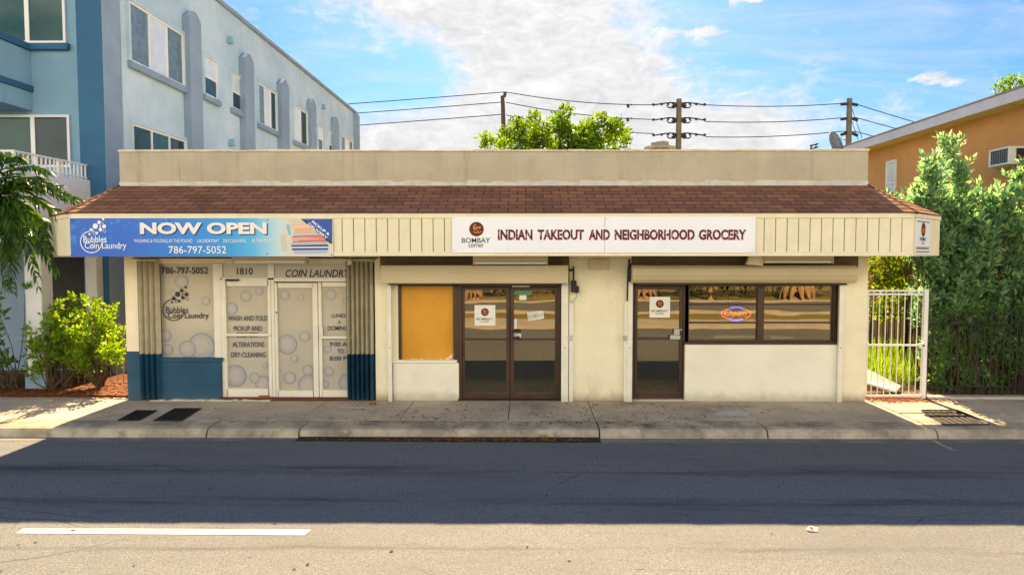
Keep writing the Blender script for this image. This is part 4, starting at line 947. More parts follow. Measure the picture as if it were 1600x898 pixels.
cpoly([(470, 342), (519, 342), (519, 380.5), (516, 380.5)], (.005, .02, .10), Yp - .005); cpoly([(474, 342), (519, 342), (519, 378.5)], (.008, .075, .36), Yp - .006)
mb.build('printed_picture', M['banner'], ban, recalc=False)
def TS(body, p, mat, parent, y=Yp - .008, **k): return text('lettering', body, S_(p), y, mat, parent, **k)
TS('NOW OPEN', (220, 349, 418.5, 367.5), M['navy'], ban, y=Yp - .0075, bold=.045)
TS('NOW OPEN', (219, 347.5, 417, 366), M['letter_cream'], ban, bold=.045)
TS('WASHING & FOLDING BY THE POUND', (210, 373.5, 301, 379), M['letter_white'], ban)
TS('LAUNDRYMAT', (309, 373.5, 343, 379), M['letter_white'], ban); TS('DRYCLEANING', (349, 373.5, 385, 379), M['letter_white'], ban); TS('ALTERATIONS', (394, 373.5, 427, 379), M['letter_white'], ban)
TS('786-797-5052', (264, 384.5, 354, 396), M['letter_white'], ban, bold=.004)
TS('Bubbles', (131, 368.5, 167, 379), M['letter_white'], ban, bold=.008); TS('Coin Laundry', (133, 378.5, 198, 391.5), M['letter_white'], ban, bold=.008)
for s_, pc, w_ in (('PICKUP &', (501.5, 356.5), .30), ('DELIVERY', (496.8, 361.2), .33)):
    cx, cz = PY(pc[0], pc[1], YS); text('lettering', s_, (cx - w_ * .62, cx + w_ * .62, cz - .022, cz + .022), Yp - .008, M['letter_white'], ban, bold=.03, rot=R(-38))
mb = MB(); c = PY(143, 378, YS); bubble_logo(mb, c[0], c[1], 17.3 / 90.4, Yp - .008); mb.build('laundry_emblem', M['letter_white'], ban, recalc=False)
mb = MB()
for px, py in ((112, 398), (418, 344), (418, 396.5), (518, 398), (517, 344), (113, 344), (265, 398), (265, 344)):
    c = PY(px, py, YS); mb.disc(c[0], c[1], .010, Yp - .008, 10)
mb.build('screws', M['dark'], ban, recalc=False)

# ---------- white Indian takeout sign
x0, x1, z0, z1 = S_((706.5, 338.5, 1180.5, 395))
sg = thing('grocery_sign', 'long white Indian takeout and grocery sign with maroon lettering on the fascia', 'sign', ((x0 + x1) / 2, YS, z0))
xm = PY(945, 366, YS)[0]
mb = MB(); mb.box(x0, xm - .003, YS, YC - .024, z0, z1); mb.box(xm + .003, x1, YS + .002, YC - .024, z0, z1); mb.build('board', M['signwhite'], sg, bevel=.003)
words_ = (('INDIAN', (778, 358.5, 832, 375)), ('TAKEOUT', (840, 358.5, 912.5, 375)), ('AND', (920, 358.5, 953, 375)), ('NEIGHBORHOOD', (960.5, 358.5, 1085.5, 375)), ('GROCERY', (1092, 358.5, 1166, 375)))
for s_, p in words_: TS(s_, p, M['maroon'], sg, y=YS - .003, bold=.042)
mb = MB(); gw = random.Random(4)                              # the pale worn breaks in the letters
for s_, (a, b, c_, d) in words_:
    n = len(s_)
    for k in range(n):
        for q in range(2):
            px = a + (c_ - a) * (k + gw.uniform(.15, .85)) / n; py = gw.uniform(b + 1, d - 5); L = gw.uniform(3, 6)
            u, v = PY(px, py, YS); u2, v2 = PY(px + gw.uniform(-2.2, 2.2), py + L, YS); w_ = .0035
            mb.quad([(u - w_, YS - .005, v), (u2 - w_, YS - .005, v2), (u2 + w_, YS - .005, v2), (u + w_, YS - .005, v)])
mb.build('letter_breaks', M['signwhite'], sg, recalc=False)
TS('BOMBAY', (721.5, 371.5, 766, 379.5), M['slate'], sg, y=YS - .003, bold=.014); TS('corner', (732, 381, 756, 386.5), M['slate'], sg, y=YS - .003, bold=.008)
mb = MB(); c = PY(744.5, 358, YS); emblem(mb, c[0], c[1], 11.3 / 90.6, YS - .003); mb.build('emblem', [M['maroon_disc'], M['gold']], sg, recalc=False)
mb = MB()
for px, py in ((710, 341), (793, 389), (875, 389), (1054, 389), (1176, 391), (1176, 342), (946, 341), (710, 391)):
    c = PY(px, py, YS); mb.disc(c[0], c[1], .009, YS - .003, 10)
mb.build('screws', M['galv'], sg, recalc=False)

# ---------- corner sign on the right chamfer
dch = Vector((OX1 - FX1, OY - YC, 0)).normalized(); nch = Vector((dch.y, -dch.x, 0))
if nch.y > 0: nch = -nch
def onch(u, v, off=.012): p = Vector((FX1, YC, 0)) + dch * u + nch * off; return (p.x, p.y, v)
cs = thing('corner_sign', 'small upright white shop sign on the right corner of the fascia', 'sign', onch(.6, ZF0 + .05))
mb = MB()
Lc = (Vector((OX1, OY, 0)) - Vector((FX1, YC, 0))).length
u0, u1 = .09, Lc * .58; v0, v1 = ZF0 + .03, ZF1 - .085
def chbox(mb, a, b, c_, d, o0_, o1_, mi=0):
    b0 = len(mb.v); mb.v += [onch(a, c_, o1_), onch(b, c_, o1_), onch(b, d, o1_), onch(a, d, o1_), onch(a, c_, o0_), onch(b, c_, o0_), onch(b, d, o0_), onch(a, d, o0_)]
    for q in ((0, 1, 2, 3), (7, 6, 5, 4), (0, 4, 5, 1), (1, 5, 6, 2), (2, 6, 7, 3), (3, 7, 4, 0)): mb.f.append(tuple(b0 + i for i in q)); mb.m.append(mi)
chbox(mb, u0, u1, v0, v1, .004, .016); mb.build('board', M['signwhite'], cs)
for d0 in (v1 - .05, v0 + .045): mb = MB(); chbox(mb, u0 + .03, u1 - .03, d0 - .008, d0 + .008, .0165, .0185); mb.build('rule_line', M['slate'], cs)
um = (u0 + u1) / 2; vm = v0 + (v1 - v0) * .70
mb = MB(); n = 28; mb.quad([onch(um + .125 * math.cos(2 * math.pi * k / n), vm + .125 * math.sin(2 * math.pi * k / n), .019) for k in range(n)]); mb.build('emblem', M['maroon_disc'], cs, recalc=False)
text('emblem_stroke', 'bc', (um - .07, um + .07, vm - .06, vm + .06), 0, M['gold'], cs, plane=lambda a, b: onch(a, b, .021))
text('lettering', 'BOMBAY', (um - .19, um + .19, v0 + .235, v0 + .30), 0, M['slate'], cs, bold=.01, plane=lambda a, b: onch(a, b, .019))
text('lettering', 'corner', (um - .09, um + .09, v0 + .175, v0 + .215), 0, M['slate'], cs, plane=lambda a, b: onch(a, b, .019))
text('lettering', 'INDIAN TAKEOUT AND NEIGHBORHOOD GROCERY', (u0 + .05, u1 - .05, v0 + .085, v0 + .13), 0, M['maroon'], cs, bold=.02, plane=lambda a, b: onch(a, b, .019))

# ---------- things on the roof
x, z = PY(1031, 232, 1.6)
rv = thing('roof_vent', 'squat round metal vent rising behind the parapet', 'vent', (x, 1.6, ZROOF + .14))
h = PY(1031, 221, 1.6)[1] - (ZROOF + .14)
mb = MB(); mb.lathe((x, 1.6, ZROOF + .14), [(.2, 0), (.2, h - .12)], 24); mb.build('stack', M['ventgrey'], rv)
mb = MB(); mb.lathe((x, 1.6, ZROOF + .14), [(.33, h - .165), (.33, h - .125), (.19, h - .11), (.18, h - .02), (.15, h)], 28); mb.build('cap', M['ventgrey'], rv)
Yd = 7.0
x, z = PY(1301, 226, Yd)
ds = thing('satellite_dish', 'grey satellite dish on the roof beside the orange building', 'satellite dish', (x, Yd, ZROOF + .14))
mb = MB(); ax = Vector((.60, -.75, .30)).normalized(); e1 = ax.cross(Vector((0, 0, 1))).normalized(); e2 = ax.cross(e1); c0 = Vector((x, Yd, z)); n = 20
prev = None
for rr, dpt in ((0.0, 0.0), (.14, .012), (.26, .045), (.36, .09)):
    cur = []
    for k in range(n):
        p = c0 + ax * dpt * 1.2 + (e1 * math.cos(2 * math.pi * k / n) + e2 * math.sin(2 * math.pi * k / n) * 1.0) * (rr + 1e-4) ; cur.append(tuple(p))
    b = len(mb.v); mb.v += cur
    if prev is not None:
        for k in range(n): mb.f.append((prev + k, prev + (k + 1) % n, b + (k + 1) % n, b + k)); mb.m.append(0)
    prev = b
o = mb.build('reflector', M['dishgrey'], ds, smooth=True); sm = o.modifiers.new('Solid', 'SOLIDIFY'); sm.thickness = .015
mb = MB(); mb.tube([(x, Yd, ZROOF + .14), (x, Yd, z - .1), tuple(c0)], .025, 8); mb.build('mast', M['galv'], ds)
mb = MB(); mb.tube([tuple(c0 - e2 * .33), tuple(c0 + ax * .35)], .012, 6); mb.tube([tuple(c0 + ax * .33), tuple(c0 + ax * .40)], .03, 8); mb.build('feed_arm', M['galv'], ds)
x, z = PY(1269, 235, Yd); zt_ = PY(1269, 226, Yd)[1]
an = thing('roof_antenna', 'small dark antenna bracket left of the satellite dish', 'antenna', (x, Yd, ZROOF + .14))
mb = MB(); mb.tube([(x - .03, Yd, ZROOF + .14), (x - .03, Yd, zt_)], .02, 8); mb.build('mast', M['dark'], an)
mb = MB()
for k in range(3): mb.tube([(x - .06, Yd, zt_ - .04 - .09 * k), (x + .17, Yd, zt_ + .02 - .09 * k)], .022, 6)
mb.tube([(x + .07, Yd, zt_ - .25), (x + .12, Yd, zt_ + .03)], .014, 6); mb.build('elements', M['dark'], an)

# ------------------------------------------------------------------ blue apartment building, left
XA = -9.6
def A_(px, py, X=XA): return PX(px, py, X)
YA0 = A_(186, 200)[0]; YA1 = A_(557, 200)[0]
ZA = A_(445, 89)[1]
apt = thing('apartment_building', 'three storey blue apartment building with periwinkle pilasters left of the shop', 'building', (-14, 12, 0))
YFR = YA0 + .15                                           # front wall
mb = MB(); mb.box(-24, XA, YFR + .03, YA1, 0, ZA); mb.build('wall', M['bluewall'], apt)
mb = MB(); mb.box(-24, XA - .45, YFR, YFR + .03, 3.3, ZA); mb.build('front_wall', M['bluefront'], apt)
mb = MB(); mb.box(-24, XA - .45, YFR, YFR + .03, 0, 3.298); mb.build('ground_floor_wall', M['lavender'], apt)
mb = MB(); mb.box(-24.02, XA + .10, YFR - .03, YA1 + .05, ZA, ZA + .14); mb.build('roof_edge', M['lavender'], apt, bevel=.02)
# corner pier: periwinkle, the shade on its street face painted on in deep blue
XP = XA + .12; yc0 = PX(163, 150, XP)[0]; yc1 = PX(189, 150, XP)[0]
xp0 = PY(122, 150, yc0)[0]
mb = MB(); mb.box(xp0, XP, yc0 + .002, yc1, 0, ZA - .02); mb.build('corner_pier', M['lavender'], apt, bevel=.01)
mb = MB(); mb.box(xp0 + .005, XP - .012, yc0 - .004, yc0 + .002, 0, ZA - .02); mb.build('pier_shade', M['bluedark'], apt)
PIL = [(299, 317, 21), (384, 398, 85), (441, 452, 125), (486, 494, 155), (523, 529, 183)]
for a, b, top in PIL:
    y0, y1 = PX(a, 150, XA + .22)[0], PX(b, 150, XA + .22)[0]; ztp = PX((a + b) / 2, top, XA + .22)[1]
    mb = MB(); mb.prism([(y0, 0), (y1, 0), (y1, ztp - .22), ((y0 + y1) / 2 + .08, ztp), ((y0 + y1) / 2 - .08, ztp), (y0, ztp - .22)], XA - .01, XA + .22, axis='x'); mb.build('pilaster', M['lavender'], apt, bevel=.012)
mb = MB(); y0 = A_(552, 200)[0]; mb.box(XA - .1, XA + .18, y0, YA1 + .02, 0, ZA - .05); mb.build('pilaster', M['lavender'], apt)
def side_window(y0, y1, z0, z1, cells, sash=False, sill=True):
    mb = MB(); w_ = .055; X0, X1 = XA + .003, XA + .045
    for a, b, c_, d in ((y0, y1, z0, z0 + w_), (y0, y1, z1 - w_, z1), (y0, y0 + w_, z0 + w_, z1 - w_), (y1 - w_, y1, z0 + w_, z1 - w_)): mb.box(X0, X1, a, b, c_, d)
    n = len(cells)
    if sash: mb.box(X0, X1, y0 + w_, y1 - w_, (z0 + z1) / 2 - .03, (z0 + z1) / 2 + .03)
    else:
        for k in range(1, n): yy = y0 + (y1 - y0) * k / n; mb.box(X0, X1, yy - .03, yy + .03, z0 + w_, z1 - w_)
    wn = mb.build('window', M['winframe'], apt)
    for k, c_ in enumerate(cells):
        mb = MB()
        if sash: a, b = (z0, (z0 + z1) / 2) if k == 0 else ((z0 + z1) / 2, z1); mb.box(XA + .002, XA + .018, y0 + .03, y1 - .03, a + .02, b - .02)
        else: mb.box(XA + .002, XA + .018, y0 + (y1 - y0) * k / n + .02, y0 + (y1 - y0) * (k + 1) / n - .02, z0 + .02, z1 - .02)
        mb.build('pane', M[c_], wn)
    # stucco reveal round the opening, proud of the wall
    mb = MB()
    for a, b, c_, d in ((y0 - .07, y0 - .002, z0 - .0, z1 + .07), (y1 + .002, y1 + .07, z0 - .0, z1 + .07), (y0, y1, z1 + .002, z1 + .07)): mb.box(XA + .001, XA + .075, a, b, c_, d)
    mb.build('reveal', M['bluewall'], wn)
    if sill: mb = MB(); mb.box(XA + .001, XA + .13, y0 - .07, y1 + .10, z0 - .17, z0 - .004); mb.build('sill', M['lavender'], wn, bevel=.015)
ZW0 = A_(244, 118)[1] + .03; ZW1 = A_(203, 3)[1]
ZV0, ZV1 = ZW0 - 2.92, ZW1 - 2.92
rows = [(203, 286, ['pane_screen', 'pane_curtain', 'pane_screen'], False), (317.5, 338, ['pane_dark', 'pane_curtain'], True), (360.5, 378, ['pane_dark', 'pane_curtain'], True),
        (402, 430, ['pane_screen', 'pane_curtain', 'pane_dark'], False), (457, 478, ['pane_curtain', 'pane_dark'], False), (494.5, 502, ['pane_dark', 'pane_curtain'], True), (511.5, 519, ['pane_dark', 'pane_curtain'], True), (531, 549, ['pane_screen', 'pane_curtain', 'pane_dark'], False)]
for a, b, cells, sash in rows:
    y0, y1 = A_(a, 150)[0], A_(b, 150)[0]
    side_window(y0, y1, ZW0 + (.08 if sash else 0), ZW1 - (.25 if sash else 0), cells, sash)
    c2 = ['pane_dark', 'pane_green', 'pane_dark'] if len(cells) == 3 else cells
    side_window(y0, y1, ZV0 + (.08 if sash else 0), ZV1 - (.25 if sash else 0), c2, sash)
for px, py in ((356, 63), (358, 223), (503, 167)):
    y, z = A_(px, py); mb = MB(); mb.prism([(y - .12, z - .10), (y + .12, z - .10), (y, z + .12)], XA, XA + .16, axis='x'); mb.build('vent_cap', M['bluefront'], apt, bevel=.006)
# front windows
def front_window(px0, py0, px1, py1, mid, cells, sill=None):
    x0, x1, z0, z1 = rect((px0, py0, px1, py1), YFR); xm = PY(mid, py1 - 5, YFR)[0]; w_ = .06
    mb = MB()
    for a, b, c_, d in ((x0, x1, z0, z0 + w_), (x0, x1, z1 - w_, z1), (x0, x0 + w_, z0 + w_, z1 - w_), (x1 - w_, x1, z0 + w_, z1 - w_), (xm - .05, xm + .05, z0 + w_, z1 - w_)): mb.box(a, b, YFR - .05, YFR - .003, c_, d)
    wn = mb.build('window', M['winframe'], apt)
    for (a, b), c_ in zip(((x0 + .03, xm - .02), (xm + .02, x1 - .03)), cells): mb = MB(); mb.box(a, b, YFR - .025, YFR - .002, z0 + .03, z1 - .03); mb.build('pane', M[c_], wn)
    if sill: mb = MB(); mb.box(x0 - .9, x1 + .08, YFR - .12, YFR - .002, z0 - .16, z0 - .004); mb.build('sill', M['bluedark'], wn, bevel=.02)
front_window(-30, -40, 103, 69, 45, ('pane_green', 'pane_green'), True)
front_window(-30, 180, 111, 262, 55, ('pane_green', 'pane_dark'))
# balcony at first floor: wall, railing, columns below
XB = -9.86; yb0 = PX(25, 260, XB)[0]; yb1 = PX(157, 270, XB)[0]
zr1 = PX(90, 247, XB)[1]; zr0b = PX(90, 272, XB)[1]
bal = MB(); bal.box(-14, XB, yb0, yb0 + .14, 3.05, zr0b - .02); bal.box(XB - .14, XB, yb0 + .14, yb1, 3.05, zr0b - .02); bal.box(-14, XB - .14, yb0 + .14, YFR, 3.05, 3.25)
bl = bal.build('balcony', M['balwall'], apt, bevel=.012)
mb = MB()
mb.box(XB - .10, XB - .05, yb0 + .02, yb1, zr1 - .04, zr1); mb.box(XB - .095, XB - .055, yb0 + .02, yb1, zr0b + .02, zr0b + .05)
mb.box(-14, XB - .1, yb0 + .03, yb0 + .08, zr1 - .04, zr1); mb.box(-14, XB - .1, yb0 + .035, yb0 + .075, zr0b + .02, zr0b + .05)
n = 20
for i in range(n + 1):
    y = yb0 + .05 + (yb1 - yb0 - .1) * i / n; w_ = .028 if i % 10 == 0 else .013
    mb.box(XB - .075 - w_, XB - .075 + w_, y - w_, y + w_, zr0b - .02, zr1 - .02)
for i in range(1, 22): x = XB - .1 - .17 * i; mb.box(x - .013, x + .013, yb0 + .042, yb0 + .068, zr0b - .02, zr1 - .02)
mb.build('railing', M['metalwhite'], bl)
def column(x, y, w, ztop):
    mb = MB(); mb.box(x - w, x + w, y - w, y + w, 0, ztop - .24); c = mb.build('column', M['balwall'], apt, bevel=.012)
    mb = MB(); mb.prism([(x - w - .01, ztop - .24), (x + w + .01, ztop - .24), (x + w + .07, ztop - .08), (x + w + .07, ztop), (x - w - .07, ztop), (x - w - .07, ztop - .08)], y - w - .07, y + w + .07); mb.build('capital', M['lavender'], c, bevel=.01)
    mb = MB(); mb.box(x - w - .04, x + w + .04, y - w - .04, y + w + .04, 0, .35); mb.build('column_base', M['lavender'], c, bevel=.01)
cx_ = PY(62, 480, 1.05)[0]; column(cx_, 1.05, .17, 3.05)
cx2 = PY(149, 480, 2.35)[0]; column(cx2, 2.35, .13, 3.05)
cx3 = PY(-25, 480, 1.05)[0]; column(cx3, 1.05, .17, 3.05)
x0, x1, z0, z1 = rect((72, 402, 136, 600), YFR - .02)
mb = MB(); mb.box(x0, x1, YFR - .04, YFR - .004, .05, z1); mb.build('entrance_dark', M['dark'], apt)  # flat black sheet painted as the dark inside the entrance opening
mb = MB(); mb.box(x0 - .07, x0 - .004, YFR - .06, YFR - .004, 0, z1 + .07); mb.box(x1 + .004, x1 + .07, YFR - .06, YFR - .004, 0, z1 + .07); mb.box(x0, x1, YFR - .06, YFR - .004, z1 + .004, z1 + .07); mb.build('door_frame', M['winframe'], apt)
# second floor balcony stub at the frame edge
yk0, yk1 = YFR - 1.0, YFR
x1 = PY(21, 150, YFR - .6)[0]
zk0, zk1 = PY(10, 165, YFR - .6)[1], PY(10, 68, YFR - .6)[1]
mb = MB(); mb.box(-16, x1, yk0, yk1 - .004, zk0, zk1); b2 = mb.build('balcony', M['bluefront'], apt, bevel=.012)
mb = MB(); mb.box(-16, x1 + .06, yk0 - .06, yk1 - .01, zk1 + .003, zk1 + .15); zq = PY(10, 130, YFR - .6)[1]; mb.box(-16, x1 + .05, yk0 - .05, yk1 - .01, zq - .07, zq + .07); mb.build('balcony_band', M['bluedark'], b2, bevel=.01)

# ------------------------------------------------------------------ orange building, right
XO = 10.9
def O_(px, py, X=XO): return PX(px, py, X)
ZO = O_(1600, 164)[1]; XE = XO - .55
ZE0 = PX(1600, 153, XE)[1]; ZE1 = PX(1600, 136, XE)[1]
org = thing('orange_building', 'orange stucco building with wide pale eaves right of the shop', 'building', (16, 8, 0))
mb = MB(); mb.box(XO, 24, -.5, 16.5, 0, ZE0); mb.build('wall', M['orange'], org)
mb = MB(); mb.box(XE + .04, 25, -1.0, 17, ZE0, ZE0 + .03); mb.build('soffit', M['soffit'], org)
mb = MB(); mb.box(XE, XE + .04, -1.04, 17, ZE0 - .012, ZE1); mb.box(XE + .04, 25, -1.04, -1.0, ZE0 - .012, ZE1); mb.build('eave_board', M['eave'], org)
mb = MB(); mb.box(XE - .03, XE + .05, -1.07, 17.02, ZE1 + .002, ZE1 + .035); mb.build('drip_edge', M['roofing'], org)
mb = MB(); mb.prism([(XE + .0, ZE1 + .04), (25, ZE1 + .04), (25, ZE1 + 1.2), (17, ZE1 + 1.35)], -1.06, 17.0); mb.build('roof', M['roofing'], org)
def owindow(px0, px1, top, h):
    y0, y1 = sorted((O_(px0, 280)[0], O_(px1, 280)[0])); z1 = O_((px0 + px1) / 2, top)[1]; z0 = z1 - h
    mb = MB(); X1 = XO - .003
    for a, b, c_, d in ((y0, y1, z0, z0 + .06), (y0, y1, z1 - .06, z1), (y0, y0 + .06, z0 + .06, z1 - .06), (y1 - .06, y1, z0 + .06, z1 - .06), (y0 + .06, y1 - .06, (z0 + z1) / 2 - .03, (z0 + z1) / 2 + .03)): mb.box(X1 - .05, X1, a, b, c_, d)
    wn = mb.build('window', M['winframe'], org)
    mb = MB(); mb.box(X1 - .02, X1, y0 + .03, y1 - .03, z0 + .03, z1 - .03); mb.build('pane', M['pane_curtain'], wn)
    mb = MB(); mb.box(XO - .09, XO - .002, y0 - .08, y1 + .08, z0 - .09, z0 - .004); mb.build('sill', M['orange'], wn)
owindow(1386, 1401, 251, 1.35); owindow(1469, 1483, 230, 1.2); owindow(1640, 1700, 190, 1.3)
# window air conditioner
XC = XO - .42
y0, z1 = PX(1577, 228, XC); y1 = PX(1545, 230, XC)[0]; z0 = PX(1577, 256, XC)[1]
ac = thing('air_conditioner', 'white window air conditioner sticking out of the orange wall', 'air conditioner', ((XC + XO) / 2, (y0 + y1) / 2, z0))
mb = MB()
w_ = .045
for a, b, c_, d in ((y0, y1, z0, z0 + w_), (y0, y1, z1 - w_, z1), (y0, y0 + w_, z0 + w_, z1 - w_), (y1 - w_, y1, z0 + w_, z1 - w_)): mb.box(XC, XC + .05, a, b, c_, d)
mb.box(XC + .05, XO - .004, y0 + .005, y1 - .005, z0, z1); mb.build('case', M['metalwhite'], ac, bevel=.008)
mb = MB(); mb.box(XC + .025, XC + .048, y0 + w_, y1 - w_, z0 + w_, z1 - w_); gr = mb.build('grille', M['acgrill'], ac)
mb = MB()
for k in range(1, 6): zz_ = z0 + w_ + (z1 - z0 - 2 * w_) * k / 6; mb.box(XC + .018, XC + .026, y0 + w_, y1 - w_, zz_ - .002, zz_ + .002)
for k in range(1, 8): yy = y0 + w_ + (y1 - y0 - 2 * w_) * k / 8; mb.box(XC + .016, XC + .024, yy - .0018, yy + .0018, z0 + w_, z1 - w_)
mb.build('grille_bars', M['galv'], gr)
mb = MB(); mb.box(XC + .16, XO - .06, y0 - .004, y0 + .004, z0 + .06, z1 - .05); mb.build('side_louvre', M['dark'], ac)
mb = MB(); mb.tube([(XC + .1, y0 + .1, z0), (XO, y0 + .1, z0 - .25)], .015, 6); mb.tube([(XC + .1, y1 - .1, z0), (XO, y1 - .1, z0 - .25)], .015, 6); mb.build('bracket', M['galv'], ac)

# ------------------------------------------------------------------ gate, fences, leaning board
YG = .25
x0, x1, z0, z1 = rect((1353, 454, 1445, 617), YG)
gt = thing('metal_gate', 'white metal bar gate between the shop and the black fence', 'gate', ((x0 + x1) / 2, YG, 0))
zm = PY(1400, 539, YG)[1]; z0 = .06
mb = MB()
for z in (z1, z1 - .07, zm, z0): mb.box(x0, x1, YG - .018, YG + .018, z - .018, z + .018)
mb.box(x0, x0 + .035, YG - .02, YG + .02, z0, z1 + .018); mb.build('frame', M['metalwhite'], gt, bevel=.004)
mb = MB(); mb.box(x1 - .05, x1 + .03, YG - .04, YG + .04, 0.0, z1 + .03); mb.build('post', M['metalwhite'], gt, bevel=.005)
for i in range(1, 9):
    x = x0 + (x1 - x0 - .04) * i / 9; mb = MB(); mb.tube([(x, YG, z0), (x, YG, z1)], .0095, 6); mb.build('bar', M['metalwhite'], gt)
mb = MB(); mb.box(x1 - .13, x1 + .01, YG - .06, YG - .025, zm - .05, zm + .05); mb.build('lock_plate', M['metalwhite'], gt, bevel=.005)
mb = MB(); mb.tube([(x1 - .06, YG - .075, zm), (x1 - .06, YG - .058, zm)], .02, 12); mb.build('lock_cylinder', M['dark'], gt)
def fence(xa, xb, ya, yb, zb, h, pitch, r, label, group=None, rails=(.10, .82), spike=True):
    t = thing('picket_fence', label, 'fence', ((xa + xb) / 2, (ya + yb) / 2, zb), group)
    L = math.hypot(xb - xa, yb - ya); n = int(L / pitch)
    mb = MB()
    for f in rails: mb.tube([(xa, ya, zb + h * f), (xb, yb, zb + h * f)], r * 1.3, 4)
    mb.build('rail', M['dark'], t)
    mb = MB()
    for i in range(n + 1):
        k = i / n; x, y = xa + (xb - xa) * k, ya + (yb - ya) * k
        mb.tube([(x, y, zb + .04), (x, y, zb + h - .06), (x, y, zb + h)], [r, r, .002], 4)
    o = mb.build('pickets', M['dark'], t); tag(o, kind='stuff')
    mb = MB()
    for i in range(0, n + 1, 16):
        k = i / n; x, y = xa + (xb - xa) * k, ya + (yb - ya) * k; mb.box(x - .03, x + .03, y - .03, y + .03, zb, zb + h + .02)
    mb.build('post', M['dark'], t)
xg = x1 + .05
fence(xg, 15.0, YG + .05, YG + .05, 0.05, PY(1500, 482, YG)[1] - .05, .125, .013, 'black metal picket fence along the pavement in front of the silver green shrubs')
fence(6.7, 10.7, 2.9, 2.9, 0.0, 1.72, .13, .010, 'black metal picket fence seen through the white gate')
tag(MB().box(xg, 15, YG - .06, YG + .16, 0, .05).build('fence_footing', M['concrete_pale'], bevel=.01), 'low concrete footing under the black street fence', 'footing')
mb = MB(); mb.v += [(6.62, .80, .26), (7.45, .72, .02), (7.80, 1.15, .05), (6.62, 1.55, .66)]
mb.v += [(p[0], p[1] - .012, p[2] + .035) for p in mb.v[:4]]
for q in ((0, 3, 2, 1), (4, 5, 6, 7), (0, 1, 5, 4), (1, 2, 6, 5), (2, 3, 7, 6), (3, 0, 4, 7)): mb.f.append(q); mb.m.append(0)
tag(mb.build('leaning_panel', M['metalwhite'], bevel=.004), 'white panel lying tilted on the ground behind the gate', 'panel')
# thin hoop rail at the left bed
t = thing('hoop_rail', 'thin grey metal hoop rail behind the bright green shrub', 'railing', (-8.2, 1.5, 0))
mb = MB(); xh0, zh = PY(120, 511, 1.5); xh1 = PY(191, 511, 1.5)[0]
mb.tube([(xh0, 1.5, 0), (xh0, 1.5, zh - .06), (xh0 + .06, 1.5, zh), (xh1 - .06, 1.5, zh), (xh1, 1.5, zh - .06), (xh1, 1.5, 0)], .014, 8); mb.build('hoop', M['galv'], t)
for k in range(1, 7): x = xh0 + (xh1 - xh0) * k / 7; mb = MB(); mb.tube([(x, 1.5, 0.02), (x, 1.5, zh)], .006, 6); mb.build('bar', M['galv'], t)

# ------------------------------------------------------------------ pavement covers, litter
def cover(p, label, grp):
    pts = [PZ(a, b, 0) for a, b in p]
    mb = MB(); mb.prism(pts, -.02, .006, axis='z'); o = mb.build('pavement_cover', M['black_plate'], bevel=.003); tag(o, label, 'pavement cover', grp)
    mb = MB(); n = len(pts)
    for i in range(n): a_, b_ = pts[i], pts[(i + 1) % n]; mb.tube([(a_[0], a_[1], .005), (b_[0], b_[1], .005)], .014, 4)
    mb.build('frame', M['dark'], o)
    mb = MB()
    for k in range(1, 7):
        t_ = k / 7; p0 = [pts[0][j] + (pts[1][j] - pts[0][j]) * t_ for j in (0, 1)]; p1 = [pts[3][j] + (pts[2][j] - pts[3][j]) * t_ for j in (0, 1)]
        mb.tube([(p0[0], p0[1], .006), (p1[0], p1[1], .006)], .006, 4)
    q_ = mb.build('ribs', M['dark'], o)
GC = 'black covers set in the pavement'
cover([(184, 657), (217, 657), (245, 642), (213, 641.5)], 'left of the two black pavement covers near the laundry', GC)
cover([(240, 657.5), (284, 657.5), (314, 638.5), (273, 638.5)], 'larger black pavement cover near the laundry, nearer the doors', GC)
cover([(1447, 650), (1519, 650), (1496, 641), (1440, 641)], 'black pavement cover by the gate, the one nearer the fence', GC)
cover([(1475, 664), (1546, 663.5), (1520, 651.5), (1452, 651.5)], 'black pavement cover by the gate, the one nearer the kerb', GC)
def stain(name, px, py, rx, ry, mat, label):
    mb = MB(); g_ = random.Random(px); pts = []
    cx, cy = PZ(px, py, 0)
    for k in range(22):
        t_ = 2 * math.pi * k / 22; q = g_.uniform(.8, 1.1); pts.append((cx + rx * q * math.cos(t_), cy + ry * q * math.sin(t_), .004))
    mb.quad(pts); tag(mb.build(name, mat, recalc=False), label, 'stain', kind='structure')
M['stain'] = surf('pale cement spill', (0.55, 0.53, 0.50), (0.45, 0.43, 0.40), 8, 0.9)
stain('cement_patch', 558, 636.5, .30, .085, M['stain'], 'pale cement spill below the right accordion gate')
stain('cement_patch', 1144, 646, .34, .20, M['stain'], 'pale cement spill below the shop window')
# paper litter on the road
cx, cy = PZ(1270, 829, ROADZ)
t = thing('paper_litter', 'crumpled white and red paper scrap on the sunlit road', 'litter', (cx, cy, ROADZ))
mb = MB(); mb.quad([(cx - 0.0558, cy - 0.0186, ROADZ + .02), (cx + 0.0372, cy - 0.0310, ROADZ + .01), (cx + 0.0620, cy + 0.0124, ROADZ + .035), (cx - 0.0186, cy + 0.0310, ROADZ + .045)]); mb.quad([(cx - 0.0558, cy - 0.0186, ROADZ + .02), (cx - 0.0186, cy + 0.0310, ROADZ + .045), (cx - 0.0620, cy + 0.0310, ROADZ + .01)]); mb.build('sheet', M['paper'], t, recalc=False)
mb = MB(); mb.quad([(cx - 0.0372, cy - 0.0124, ROADZ + .03), (cx - 0.0000, cy - 0.0186, ROADZ + .026), (cx + 0.0000, cy + 0.0062, ROADZ + .038), (cx - 0.0248, cy + 0.0124, ROADZ + .045)]); mb.build('print', M['redprint'], t, recalc=False)
